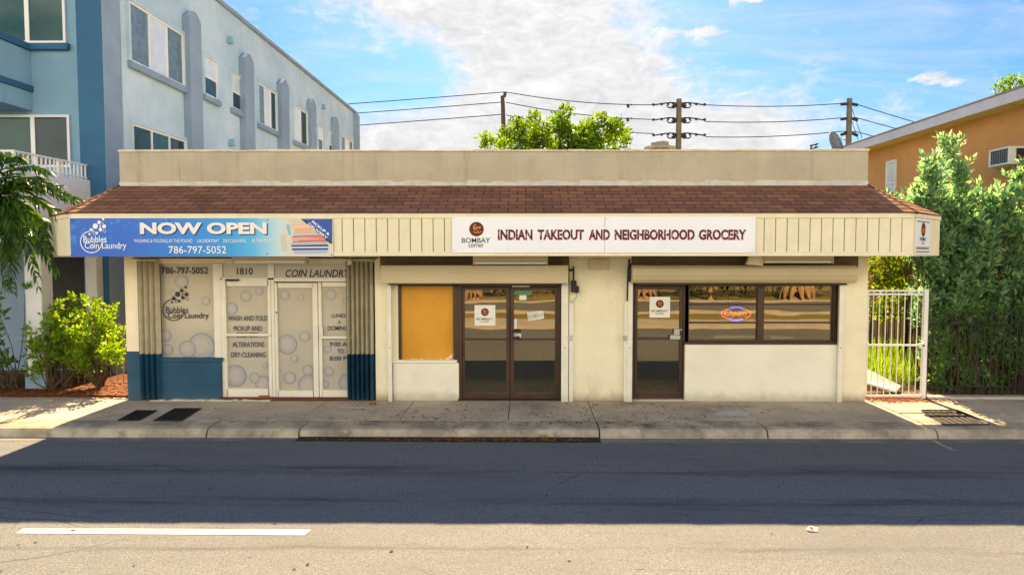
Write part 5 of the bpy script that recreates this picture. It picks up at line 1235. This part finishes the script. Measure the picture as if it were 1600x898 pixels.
mb = MB(); cx, cy = PZ(582, 632, 0); mb.box(cx - .06, cx + .06, cy - .04, cy + .04, .003, .045); tag(mb.build('broken_brick', M['litter'], bevel=.012), 'broken brown brick bit at the foot of the right accordion gate', 'brick')
mb = MB(); x0, x1, _, _ = R_((404, 617, 420, 622), -.02); mb.box(x0, x1, -.05, .02, .056, .10); tag(mb.build('door_wedge', M['litter'], bevel=.012), 'brown wedge at the foot of the 1810 door', 'wedge')
def scatter(name, label, pts, L0, L1, mat, seed, flat=.15, cat='leaves'):
    g_ = np.random.default_rng(seed); P = np.array(pts); n = len(P); c0 = (float(P[:, 0].mean()), float(P[:, 1].mean()), float(P[:, 2].min()))
    t = thing(name, label, cat, c0); t['kind'] = 'stuff'
    A = g_.normal(0, 1, (n, 3)); A[:, 2] *= flat; L = g_.uniform(L0, L1, n)
    o = leaves('leaf_bits', P, A, L, L * g_.uniform(.45, .8, n), mat, t, seed, .25, .05); tag(o, kind='stuff')
    # lay them flat: rebuilt normals keep them low
    return t
def flatbits(name, label, pts, r0, r1, mat, seed, cat='litter'):
    g_ = random.Random(seed); mb = MB()
    for x, y, z in pts:
        a = g_.uniform(0, 6.28); r = g_.uniform(r0, r1); q = g_.uniform(.35, .7); lift = g_.uniform(.003, .012)
        ca, sa = math.cos(a), math.sin(a)
        mb.quad([(x + r * ca, y + r * sa, z + .003), (x - r * q * sa, y + r * q * ca, z + lift), (x - r * ca, y - r * sa, z + .004), (x + r * q * sa, y - r * q * ca, z + lift)])
    o = mb.build(name, mat, recalc=False); tag(o, label, cat, kind='stuff'); return o
gq = random.Random(21); pts = []
while len(pts) < 720:
    px = gq.gauss(830, 190) if gq.random() < .8 else gq.uniform(250, 1350); py = gq.uniform(630, 678)
    x, y = PZ(px, py, 0)
    if -2.0 < y < -.02 and -7 < x < 8: pts.append((x, y, 0.0))
flatbits('fallen_debris', 'dark dropped leaves and berries scattered over the pavement', pts, .010, .036, M['debris'], 3)
pts = []
for i in range(55):
    x, y = gq.uniform(-6.5, 6.5), gq.uniform(-7.2, -2.4); pts.append((x, y, ROADZ + .003))
flatbits('road_leaves', 'few dark fallen leaves on the shaded road', pts, .010, .032, M['debris'], 5)
pts = []
for i in range(260):
    x = gq.uniform(INL[0] + 2.2, INL[0] + 4.2) if gq.random() < .5 else gq.uniform(INL[0] + .3, INL[1] - .1); pts.append((x, gq.uniform(-2.30, -2.13), ROADZ + .008))
flatbits('gutter_leaves', 'brown leaves caught in the gutter at the storm drain', pts, .015, .05, M['litter'], 6)
mb = MB(); gq2 = random.Random(8); xt, yt = INL[0] + 3.95, -2.13
for k in range(26):
    a = gq2.uniform(0, 6.28); l = gq2.uniform(.05, .12); mb.quad([(xt, yt, ROADZ), (xt + .008, yt, ROADZ), (xt + l * math.cos(a), yt + .3 * l * math.sin(a) - .02, ROADZ + l)])
tag(mb.build('kerb_weed', M['blade'], recalc=False), 'small green weed growing from the kerb at the drain', 'weed')

# ------------------------------------------------------------------ plants
def cluster_leaves(name, segs, per, rad, L0, L1, asp, mat, parent, seed, up=.3, taper=True):
    """leaves round twig segments; segs = list of (p0, p1)"""
    g_ = np.random.default_rng(seed); PP, AA = [], []
    for p0, p1 in segs:
        p0, p1 = np.array(p0), np.array(p1); d = p1 - p0; ln = np.linalg.norm(d) + 1e-6
        t_ = g_.random(per) ** .8; r = rad * ((1.0 - .65 * t_) if taper else np.ones(per))
        dirs = g_.normal(0, 1, (per, 3)); dirs /= np.linalg.norm(dirs, axis=1)[:, None]
        PP.append(p0 + d * t_[:, None] + dirs * (r * g_.random(per) ** .6)[:, None]); AA.append(dirs * .8 + d / ln * .7 + np.array([0, 0, up]))
    P = np.concatenate(PP); A = np.concatenate(AA); n = len(P); L = g_.uniform(L0, L1, n)
    return leaves(name, P, A, L, L * asp * g_.uniform(.8, 1.2, n), mat, parent, seed + 1, .2, .55)
def limb(mb, p0, p1, r0, r1, bend, seed, n=5):
    g_ = random.Random(seed); a, b = Vector(p0), Vector(p1); pts = []
    off = Vector((g_.uniform(-1, 1), g_.uniform(-1, 1), 0)) * bend
    for i in range(n + 1): t_ = i / n; pts.append(a.lerp(b, t_) + off * math.sin(math.pi * t_))
    mb.tube(pts, [r0 + (r1 - r0) * i / n for i in range(n + 1)], 6); return pts
# bright shrub beside the laundry
SX, SY = PY(140, 560, 1.0)[0], 1.0
tag(MB().box(-14, XL - .03, PAVE_Y1 + .01, 2.6, -.1, .05).build('planting_bed', M['mulch']), kind='structure')
sh = thing('shrub', 'bright yellow green multi stemmed shrub at the left corner of the shop', 'shrub', (SX, SY, .05))
mb = MB(); segs = []; gp = random.Random(31)
bases = [(PY(156, 600, 1.0)[0], 1.0), (PY(100, 600, 1.0)[0], 1.05), (PY(85, 600, 1.0)[0], .9)]
tips = []
for i in range(84):
    px = gp.uniform(40, 190); top = 460 + (abs(px - 130) / 75) ** 2 * 45
    py = gp.uniform(top, top + 75) if gp.random() < .75 else gp.uniform(top + 60, 572)
    Yt = 1.0 + gp.uniform(-.55, .55); x, z = PY(px, py, Yt); tips.append((x, Yt, z))
for i, tp in enumerate(tips):
    b = min(bases, key=lambda q: abs(q[0] - tp[0]) + gp.uniform(0, .4))
    pts = limb(mb, (b[0] + gp.uniform(-.06, .06), b[1] + gp.uniform(-.06, .06), .03), tp, .016, .005, .16, i)
    for k in range(3):
        q = pts[-1] if k == 0 else pts[-2]
        segs.append((tuple(q - Vector((0, 0, .05))), (q.x + gp.uniform(-.2, .2), q.y + gp.uniform(-.2, .2), q.z + gp.uniform(.0, .16))))
mb.build('stems', M['bark'], sh)
cluster_leaves('foliage', segs, 26, .16, .065, .125, .5, M['leaf_shrub'], sh, 41, .25)
# litter on the bed
pts = [(gq.uniform(-11.2, XL - .05), PAVE_Y1 + gq.random() ** 1.6 * 1.5 - .12, .06) for i in range(1500)]
flatbits('bed_litter', 'orange brown fallen leaves on the planting bed under the shrub', pts, .02, .06, M['litter'], 12, 'leaves')
pts = [(gq.gauss(7.25, .45), gq.gauss(.22, .16), .012) for i in range(1100)]; pts = [p for p in pts if p[0] > 6.55]
flatbits('gate_litter', 'orange brown fallen leaves on the ground at the gate', pts, .02, .05, M['litter'], 13, 'leaves')
# low dark plants at the far left
dp = thing('leafy_plant', 'dark green leafy plant in the shade below the palm', 'plant', (PY(12, 560, .9)[0], .9, .05))
mb = MB(); segs = []
for i in range(18):
    px, py = gp.uniform(-30, 42), gp.uniform(455, 585); Yt = .9 + gp.uniform(-.3, .3); x, z = PY(px, py, Yt)
    pts = limb(mb, (WL[dp][0] + gp.uniform(-.2, .2), .9, .03), (x, Yt, z), .012, .004, .1, i + 100); q = pts[-1]; segs.append((tuple(q), (q.x + gp.uniform(-.2, .2), q.y, q.z + .15)))
mb.build('stems', M['bark'], dp); cluster_leaves('foliage', segs, 16, .15, .09, .17, .5, M['leaf_green'], dp, 51)
# palm
cxp, czp = PY(-14, 318, -.3)
pm = thing('palm_tree', 'drooping palm with feathery fronds at the left edge', 'palm', (cxp - 1.0, .4, 0))
mb = MB(); mb.tube([(cxp - 1.0, .4, 0), (cxp - .80, .25, 1.4), (cxp - .1, -.15, czp - .35), (cxp, -.3, czp)], [.15, .11, .09, .07], 12); mb.build('trunk', M['bark'], pm)
FR = [((40, 258), (106, 318)), ((50, 292), (104, 350)), ((44, 300), (84, 392)), ((28, 308), (56, 448)), ((10, 330), (28, 455)), ((18, 246), (66, 268)), ((30, 278), (112, 312)), ((-30, 250), (-70, 300)), ((-35, 300), (-80, 420)),
      ((5, 238), (30, 250)), ((36, 330), (72, 425)), ((0, 340), (6, 450)), ((22, 280), (88, 290)), ((30, 320), (92, 368)), ((18, 300), (42, 400)), ((0, 300), (20, 380)), ((24, 256), (84, 300))]
for i, (mid, tip) in enumerate(FR):
    ya = -.3 + gp.uniform(-.35, .35); m_ = PY(mid[0], mid[1], ya); t_ = PY(tip[0], tip[1], ya + gp.uniform(-.25, .2))
    a, b, c_ = Vector((cxp, -.3, czp)), Vector((m_[0], ya, m_[1] + .1)), Vector((t_[0], ya, t_[1]))
    n = 34; pts = [a * (1 - s) ** 2 + b * 2 * s * (1 - s) + c_ * s * s for s in [k / n for k in range(n + 1)]]
    mb = MB(); mb.tube(pts, [.018 * (1 - .8 * k / n) for k in range(n + 1)], 5)
    fr = mb.build('frond', M['leaf_palm'], pm)
    mb = MB()
    for k in range(3, n + 1):
        p = pts[k]; d = (pts[k] - pts[k - 1]).normalized(); sd_ = d.cross(Vector((0, 0, 1)))
        if sd_.length < .1: sd_ = Vector((0, 1, 0))
        sd_.normalize(); env = .35 + .65 * math.sin(math.pi * min(1, (k / n) * .85 + .12))
        for sg_ in (-1, 1):
            L = .46 * env * gp.uniform(.8, 1.1); w_ = .027
            e = p + (sd_ * sg_ * .6 + d * .7 + Vector((gp.uniform(-.15, .15), gp.uniform(-.15, .15), gp.uniform(-.7, -.1)))).normalized() * L
            mid_ = p.lerp(e, .5) + Vector((0, 0, .05))
            q = (e - p).cross(Vector((gp.uniform(-.8, .8), gp.uniform(-1.2, .2), .8))).normalized() * w_
            mb.quad([p - q * .5, mid_ - q, mid_ + q, p + q * .5]); mb.quad([mid_ - q, e, mid_ + q])
    mb.build('leaflets', M['leaf_palm'], fr, recalc=False)
# silver green shrubs at the right
def big_shrub(label, base_px, tips_px, fill, seed, mat, yr=(.95, 2.4), per=150):
    g_ = random.Random(seed); bx = [PY(p, 600, 1.4)[0] for p in base_px]
    t = thing('large_shrub', label, 'shrub', (sum(bx) / len(bx), 1.4, 0), 'tall shrubs behind the black fence')
    mb = MB(); segs = []
    allp = [(px, py, True) for px, py in tips_px]
    for (px0, py0, px1, py1, n) in fill: allp += [(g_.uniform(px0, px1), g_.uniform(py0, py1), False) for _ in range(n)]
    for i, (px, py, main) in enumerate(allp):
        Yt = g_.uniform(*yr) if not main else g_.uniform(1.0, 1.9)
        x, z = PY(px, py, Yt); x = min(x, XO - .25) if z < 7 else x
        if z < .2: continue
        b = min(bx, key=lambda q: abs(q - x) + g_.uniform(0, .8))
        zs = max(.05, z - g_.uniform(.7, 1.2)) if not main else max(.05, z - 1.3)
        st = (b + (x - b) * .65 + g_.uniform(-.12, .12), 1.4 + (Yt - 1.4) * .6, zs)
        if main or i % 7 == 0: limb(mb, (b + g_.uniform(-.08, .08), 1.4 + g_.uniform(-.2, .2), 0), st, .035, .016, .15, seed + i)
        limb(mb, st, (x, Yt, z - .08), .014, .004, .05, seed + i + 500, 4)
        d = Vector((x, Yt, z)) - Vector(st)
        for k in range(5):
            q = Vector(st) + d * g_.uniform(.35, .95); l = g_.uniform(.22, .42)
            segs.append((tuple(q), (q.x + g_.uniform(-.8, .8) * l, q.y + g_.uniform(-.9, .6) * l, q.z + g_.uniform(.25, 1.0) * l)))
        segs.append((tuple(Vector(st) + d * .7), (x, Yt, z)))
        if main:
            for k in range(7):
                q = Vector(st) + d * g_.uniform(.45, 1.0); l = g_.uniform(.25, .5); segs.append((tuple(q), (q.x + g_.uniform(-.6, .6) * l, q.y + g_.uniform(-.6, .4) * l, q.z + l * g_.uniform(.7, 1.1))))
    mb.build('branches', M['bark'], t)
    cluster_leaves('foliage', segs, per // 5, .14, .09, .19, .40, mat, t, seed + 7, .45)
    return t
big_shrub('tall silver green shrub next to the gate, its top level with the orange eave wall', (1440, 1470, 1500), [(1481, 238), (1447, 262), (1428, 300), (1462, 282), (1499, 278), (1514, 320), (1404, 318), (1388, 328)],
          [(1400, 300, 1530, 390, 44), (1440, 350, 1545, 480, 56), (1440, 440, 1530, 600, 36)], 61, M['leaf_silver'])
big_shrub('tall silver green shrub in front of the air conditioner at the right edge', (1545, 1590, 1640), [(1540, 312), (1572, 298), (1592, 280), (1608, 264), (1560, 320), (1630, 270), (1526, 330)],
          [(1520, 325, 1640, 400, 36), (1520, 390, 1640, 520, 52), (1520, 500, 1640, 600, 30)], 71, M['leaf_silver'])
vs = thing('fence_vine', 'deep green broad leaved vine growing low along the black fence', 'vine', (9.0, .6, 0))
mb = MB(); segs = []
for i in range(90):
    px, py = gp.uniform(1448, 1640), 612 - gp.random() ** 1.3 * 130; Yt = gp.uniform(.5, 1.0); x, z = PY(px, py, Yt); z = max(z, .1)
    if i % 3 == 0: limb(mb, (x + gp.uniform(-.3, .3), .7, 0), (x, Yt, z), .010, .004, .12, i + 900)
    segs.append(((x, Yt, z), (x + gp.uniform(-.2, .2), Yt, z + gp.uniform(-.05, .2))))
mb.build('stems', M['bark'], vs); cluster_leaves('foliage', segs, 20, .15, .06, .12, .6, M['leaf_green'], vs, 81)
# hedge behind the gate
hg = thing('hedge', 'backlit yellowing hedge behind the gate and inner fence', 'hedge', (8.6, 4.6, 0))
mb = MB(); segs = []
for i in range(150):
    px, py = gp.uniform(1352, 1560), gp.uniform(330, 500); Yt = gp.uniform(3.6, 5.2); x, z = PY(px, py, Yt)
    if x > XO - .3: continue
    x = max(x, 6.9)
    if i % 9 == 0: limb(mb, (x + gp.uniform(-.4, .4), 4.4, 0), (x, Yt, z), .03, .006, .2, i + 300)
    segs.append(((x, Yt, z), (x + gp.uniform(-.3, .3), Yt, z + gp.uniform(0, .35))))
mb.build('stems', M['bark'], hg); cluster_leaves('foliage', segs, 60, .32, .08, .15, .5, M['leaf_hedge'], hg, 91)
# side lawn blades
g_ = np.random.default_rng(5); n = 9000; P = np.stack([g_.uniform(6.7, 10.6, n), g_.uniform(1.4, 5.0, n), np.zeros(n)], 1); A = np.tile(np.array([[0, 0, 1.0]]), (n, 1))
gs = thing('grass', 'tall green sunlit grass behind the gate', 'grass', (8.6, 3, 0)); gs['kind'] = 'stuff'
o = leaves('blades', P, A, g_.uniform(.18, .75, n), np.full(n, .014), M['blade'], gs, 6, .1, .2); tag(o, kind='stuff')
# tree behind the shop
Yt0 = 13.5 + 2.5
cx, cz = PY(875, 215, Yt0)
def crown_tree(name, label, cat, base, tips, mat, bark, tr, seed, per, rad, L0, L1, asp, fork, subs=6, spread=.7, group=None):
    g_ = random.Random(seed); t = thing(name, label, cat, base, group)
    mb = MB(); fk = Vector(fork); mb.tube([base, tuple(Vector(base).lerp(fk, .5) + Vector((.06, 0, 0))), tuple(fk)], [tr * 1.25, tr, tr * .8], 12)
    segs = []; br = MB()
    for i, tp in enumerate(tips):
        pts = limb(br, tuple(fk), tp, tr * .42, tr * .08, .35, seed + i)
        for k in range(subs):
            q = pts[g_.choice((2, 3, 4, 5, 5))]; l = spread * g_.uniform(.5, 1.1)
            e = q + Vector((g_.uniform(-1, 1), g_.uniform(-1, 1), g_.uniform(-.15, .8))).normalized() * l
            limb(br, tuple(q), tuple(e), tr * .07, tr * .025, .05, seed * 3 + i * 9 + k, 2); segs.append((tuple(q.lerp(e, .5)), tuple(e)))
    mb.build('trunk', bark, t); br.build('branches', bark, t)
    cluster_leaves('crown', segs, per, rad, L0, L1, asp, mat, t, seed + 3, .35, False); return t
tips = []
for px, py in ((775, 222), (800, 205), (823, 200), (846, 184), (868, 185), (890, 190), (905, 192), (920, 182), (935, 190), (948, 200), (965, 215), (978, 226), (850, 205), (880, 210), (910, 215), (830, 222), (790, 230), (940, 222), (860, 230), (900, 235), (870, 200), (925, 205)):
    yy = Yt0 + gp.uniform(-1.3, 1.3); x, z = PY(px, py + 6, yy); tips.append((x, yy, z))
x, z = PY(870, 300, Yt0)
crown_tree('broadleaf_tree', 'yellow green backlit tree rising behind the shop parapet', 'tree', (x, Yt0, 0), tips, M['leaf_tree'], M['bark'], .18, 101, 95, .34, .12, .24, .55, (x, Yt0, 5.0), 6, .62)
tips = []
for px, py in ((1555, 140), (1568, 132), (1582, 127), (1596, 124), (1575, 142), (1592, 136), (1610, 124), (1630, 126), (1612, 138)):
    yy = 20.5 + gp.uniform(-.8, .8); x, z = PY(px, py + 3, yy); tips.append((x, yy, z))
x = PY(1600, 200, 20.5)[0]
crown_tree('broadleaf_tree', 'dark green treetop showing over the orange building roof', 'tree', (x, 20.5, 0), tips, M['leaf_green'], M['bark'], .2, 131, 30, .26, .12, .22, .55, (x, 20.5, 8.0), 5, .6)

# ------------------------------------------------------------------ power line far behind
def pole(px, top, depth, r, mat, label, pts=None):
    Y = depth + CAMY; x, z = PY(px, top, Y)
    t = thing('utility_pole', label, 'utility pole', (x, Y, 0), 'poles of the power line behind the shop')
    mb = MB()
    if pts: mb.tube([(x, Y, 0), (x, Y, z - 2.2), (x - .02, Y, z - .8), (x - .06, Y, z)], [r * 1.3, r, r * .9, r * .85], 10)
    else: mb.tube([(x, Y, 0), (x, Y, z)], [r * 1.4, r], 10)
    mb.build('shaft', mat, t); return t, x, Y
pA, xA, yA = pole(786.5, 150, 44, .15, M['wood'], 'leaning grey utility pole left of the treetop', True)
pB, xB, yB = pole(1061, 155, 45, .17, M['poleconc'], 'utility pole with three levels of insulator arms above the roof vent')
pC, xC, yC = pole(1327.5, 154, 44, .16, M['poleconc'], 'dark utility pole beside the orange building eave')
def q3(px, py, Y): x, z = PY(px, py, Y); return (x, Y, z)
mb = MB(); mb.tube([q3(788, 152, yA), q3(789.5, 144, yA)], .10, 8); mb.build('pole_top', M['wood'], pA)
mb = MB(); mb.tube([q3(793, 188, yA - .2), q3(797, 188, yA - .2)], .035, 6)
lp = [(797, 191), (798, 184), (801, 183), (801, 187), (800, 193), (797, 193), (797, 190)]; mb.tube([q3(a, b, yA - .2) for a, b in lp], .035, 6); mb.build('bracket', M['wire'], pA)
LV = (163.5, 187, 211)
for k, yv in enumerate(LV):
    mb = MB()
    for sd in (-1, 1):
        X0 = 1061
        mb.tube([q3(X0 + sd * 4, yv - 2, yB), q3(X0 + sd * 16, yv - 3, yB), q3(X0 + sd * 28, yv - 1, yB), q3(X0 + sd * 41, yv + 1, yB)], .045, 6)
        mb.tube([q3(X0 + sd * 6, yv + 5, yB), q3(X0 + sd * 16, yv + 5, yB), q3(X0 + sd * 19, yv + 1, yB)], .045, 6)
        for off in (9, 17, 27, 40): mb.tube([q3(X0 + sd * off - 1.6, yv - 2.5 + off * .06, yB), q3(X0 + sd * off + 1.6, yv - 2.5 + off * .06, yB)], .095, 8)
        mb.tube([q3(X0 + sd * 3, yv + 1, yB), q3(X0 + sd * 11, yv + 3.5, yB)], .12, 8)
    mb.build('insulator', M['wire'], pB)
    mb = MB()
    for sd in (-1, 1): mb.tube([q3(1327 + sd * 4, yv - 1 - k, yC), q3(1327 + sd * 13, yv + (-.5 if sd < 0 else 1), yC)], .10, 8)
    mb.build('insulator', M['wire'], pC)
def sag(a, b, s, n=14):
    a, b = Vector(a), Vector(b); return [tuple(a.lerp(b, i / n) - Vector((0, 0, s * 4 * (i / n) * (1 - i / n)))) for i in range(n + 1)]
for (l, aL, aR, bL, bR, cL, cR, r_, label) in (
        ((300, 179), (789, 144), (790, 144), (1020, 164), (1102, 164), (1314, 162), (1338, 163), (1530, 218), 'topmost of the three power lines behind the shop'),
        ((300, 194), (783, 160), (790, 160), (1022, 187), (1101, 190), (1314, 184.5), (1338, 184), (1530, 232), 'middle of the three power lines behind the shop'),
        ((300, 213), (784, 179), (791, 180), (1022, 209), (1102, 214), (1314, 205.5), (1338, 206), (1530, 250), 'lowest of the three power lines behind the shop')):
    mb = MB(); rr = .028
    mb.tube(sag(q3(*l, yA + 2), q3(*aL, yA), .05), rr, 5); mb.tube(sag(q3(*aR, yA), q3(*bL, yB), .22), rr, 5); mb.tube(sag(q3(*bR, yB), q3(*cL, yC), .14), rr, 5); mb.tube(sag(q3(*cR, yC), q3(*r_, yC + 4), .08), rr, 5)
    mb.tube([q3(*cL, yC), q3(*cR, yC)], rr, 5)
    tag(mb.build('power_line', M['wire']), label, 'power line', 'power lines behind the shop')
for px, py, label in ((981.5, 165, 'small dark line clamp on the top wire left of the insulator pole'), (981, 186.5, 'small dark line clamp on the middle wire left of the insulator pole'), (984, 208, 'small dark line clamp on the lowest wire left of the insulator pole'), (811, 184, 'small dark line clamp on the lowest wire beside the leaning pole')):
    mb = MB(); a = q3(px, py - 2, yB - .1); mb.tube([a, (a[0], a[1], a[2] - .22)], [.10, .08], 8); mb.tube([(a[0] + .22, a[1], a[2] + .02), (a[0] + .22, a[1], a[2] - .08)], .04, 6)
    tag(mb.build('line_clamp', M['wire']), label, 'line clamp', 'clamps on the power lines')
mb = MB(); mb.tube([q3(1331, 170, yC), q3(1347, 216, yC - 1)], .02, 5); mb.tube([q3(1331, 190, yC), q3(1341, 218, yC - 1)], .02, 5); mb.build('guy_wire', M['wire'], pC)

# ------------------------------------------------------------------ across the street (seen mirrored in the shop windows)
def verge_tree(x, y, r, h, label, seed, flare=True, crown=True):
    g_ = random.Random(seed); t = thing('fig_tree', label, 'tree', (x, y, 0), 'trees on the verge across the street')
    mb = MB(); mb.tube([(x, y, 0), (x, y, .5), (x + .05, y, h * .5), (x, y, h)], [r * 1.5, r, r * .85, r * .8], 14)
    if flare:
        for k in range(11):
            a = 2 * math.pi * k / 11 + g_.uniform(-.2, .2); l = r * g_.uniform(1.15, 1.6)
            mb.tube([(x + r * .6 * math.cos(a), y + r * .6 * math.sin(a), h * .45), (x + r * 1.05 * math.cos(a), y + r * 1.05 * math.sin(a), .55), (x + l * math.cos(a), y + l * math.sin(a), .0)], [r * .28, r * .24, r * .07], 7)
    mb.build('trunk', M['palebark'], t)
    segs = []
    for k in range(70):
        a = g_.uniform(0, 6.28); q = g_.uniform(.5, 5.0); z = h + g_.uniform(-.4, 2.4); segs.append(((x + q * math.cos(a), y + q * math.sin(a), z), (x + q * math.cos(a) + g_.uniform(-.6, .6), y + q * math.sin(a), z + .4)))
    cluster_leaves('crown', segs, 34, .7, .25, .45, .5, M['leaf_far'], t, seed, .2, False)
verge_tree(16.4, -28.0, .75, 3.6, 'broad pale fig tree across the street mirrored in the right window pane', 201)
verge_tree(7.2, -28.2, .5, 3.8, 'fig tree across the street mirrored in the single brown door', 211)
verge_tree(10.9, -27.0, .16, 3.9, 'slim tree across the street mirrored in the left window pane', 221, False)
verge_tree(-3.2, -27.5, .4, 4.2, 'fig tree across the street mirrored in the double door', 231)

hb = thing('verge_hedge', 'dark hedge along the back of the verge across the street, mirrored in the panes', 'hedge', (8, -33, 0))
segs = []; mb = MB()
for k in range(420):
    x, y, z = rnd.uniform(-14, 30), -33 + rnd.uniform(-.6, .6), rnd.uniform(.0, 2.2); segs.append(((x, y, z), (x + rnd.uniform(-.3, .3), y, z + .3)))
    if k % 10 == 0: mb.tube([(x, -33, 0), (x, y, z)], .03, 5)
mb.build('stems', M['bark'], hb); cluster_leaves('foliage', segs, 26, .4, .14, .26, .55, M['leaf_far'], hb, 301, .2, False)
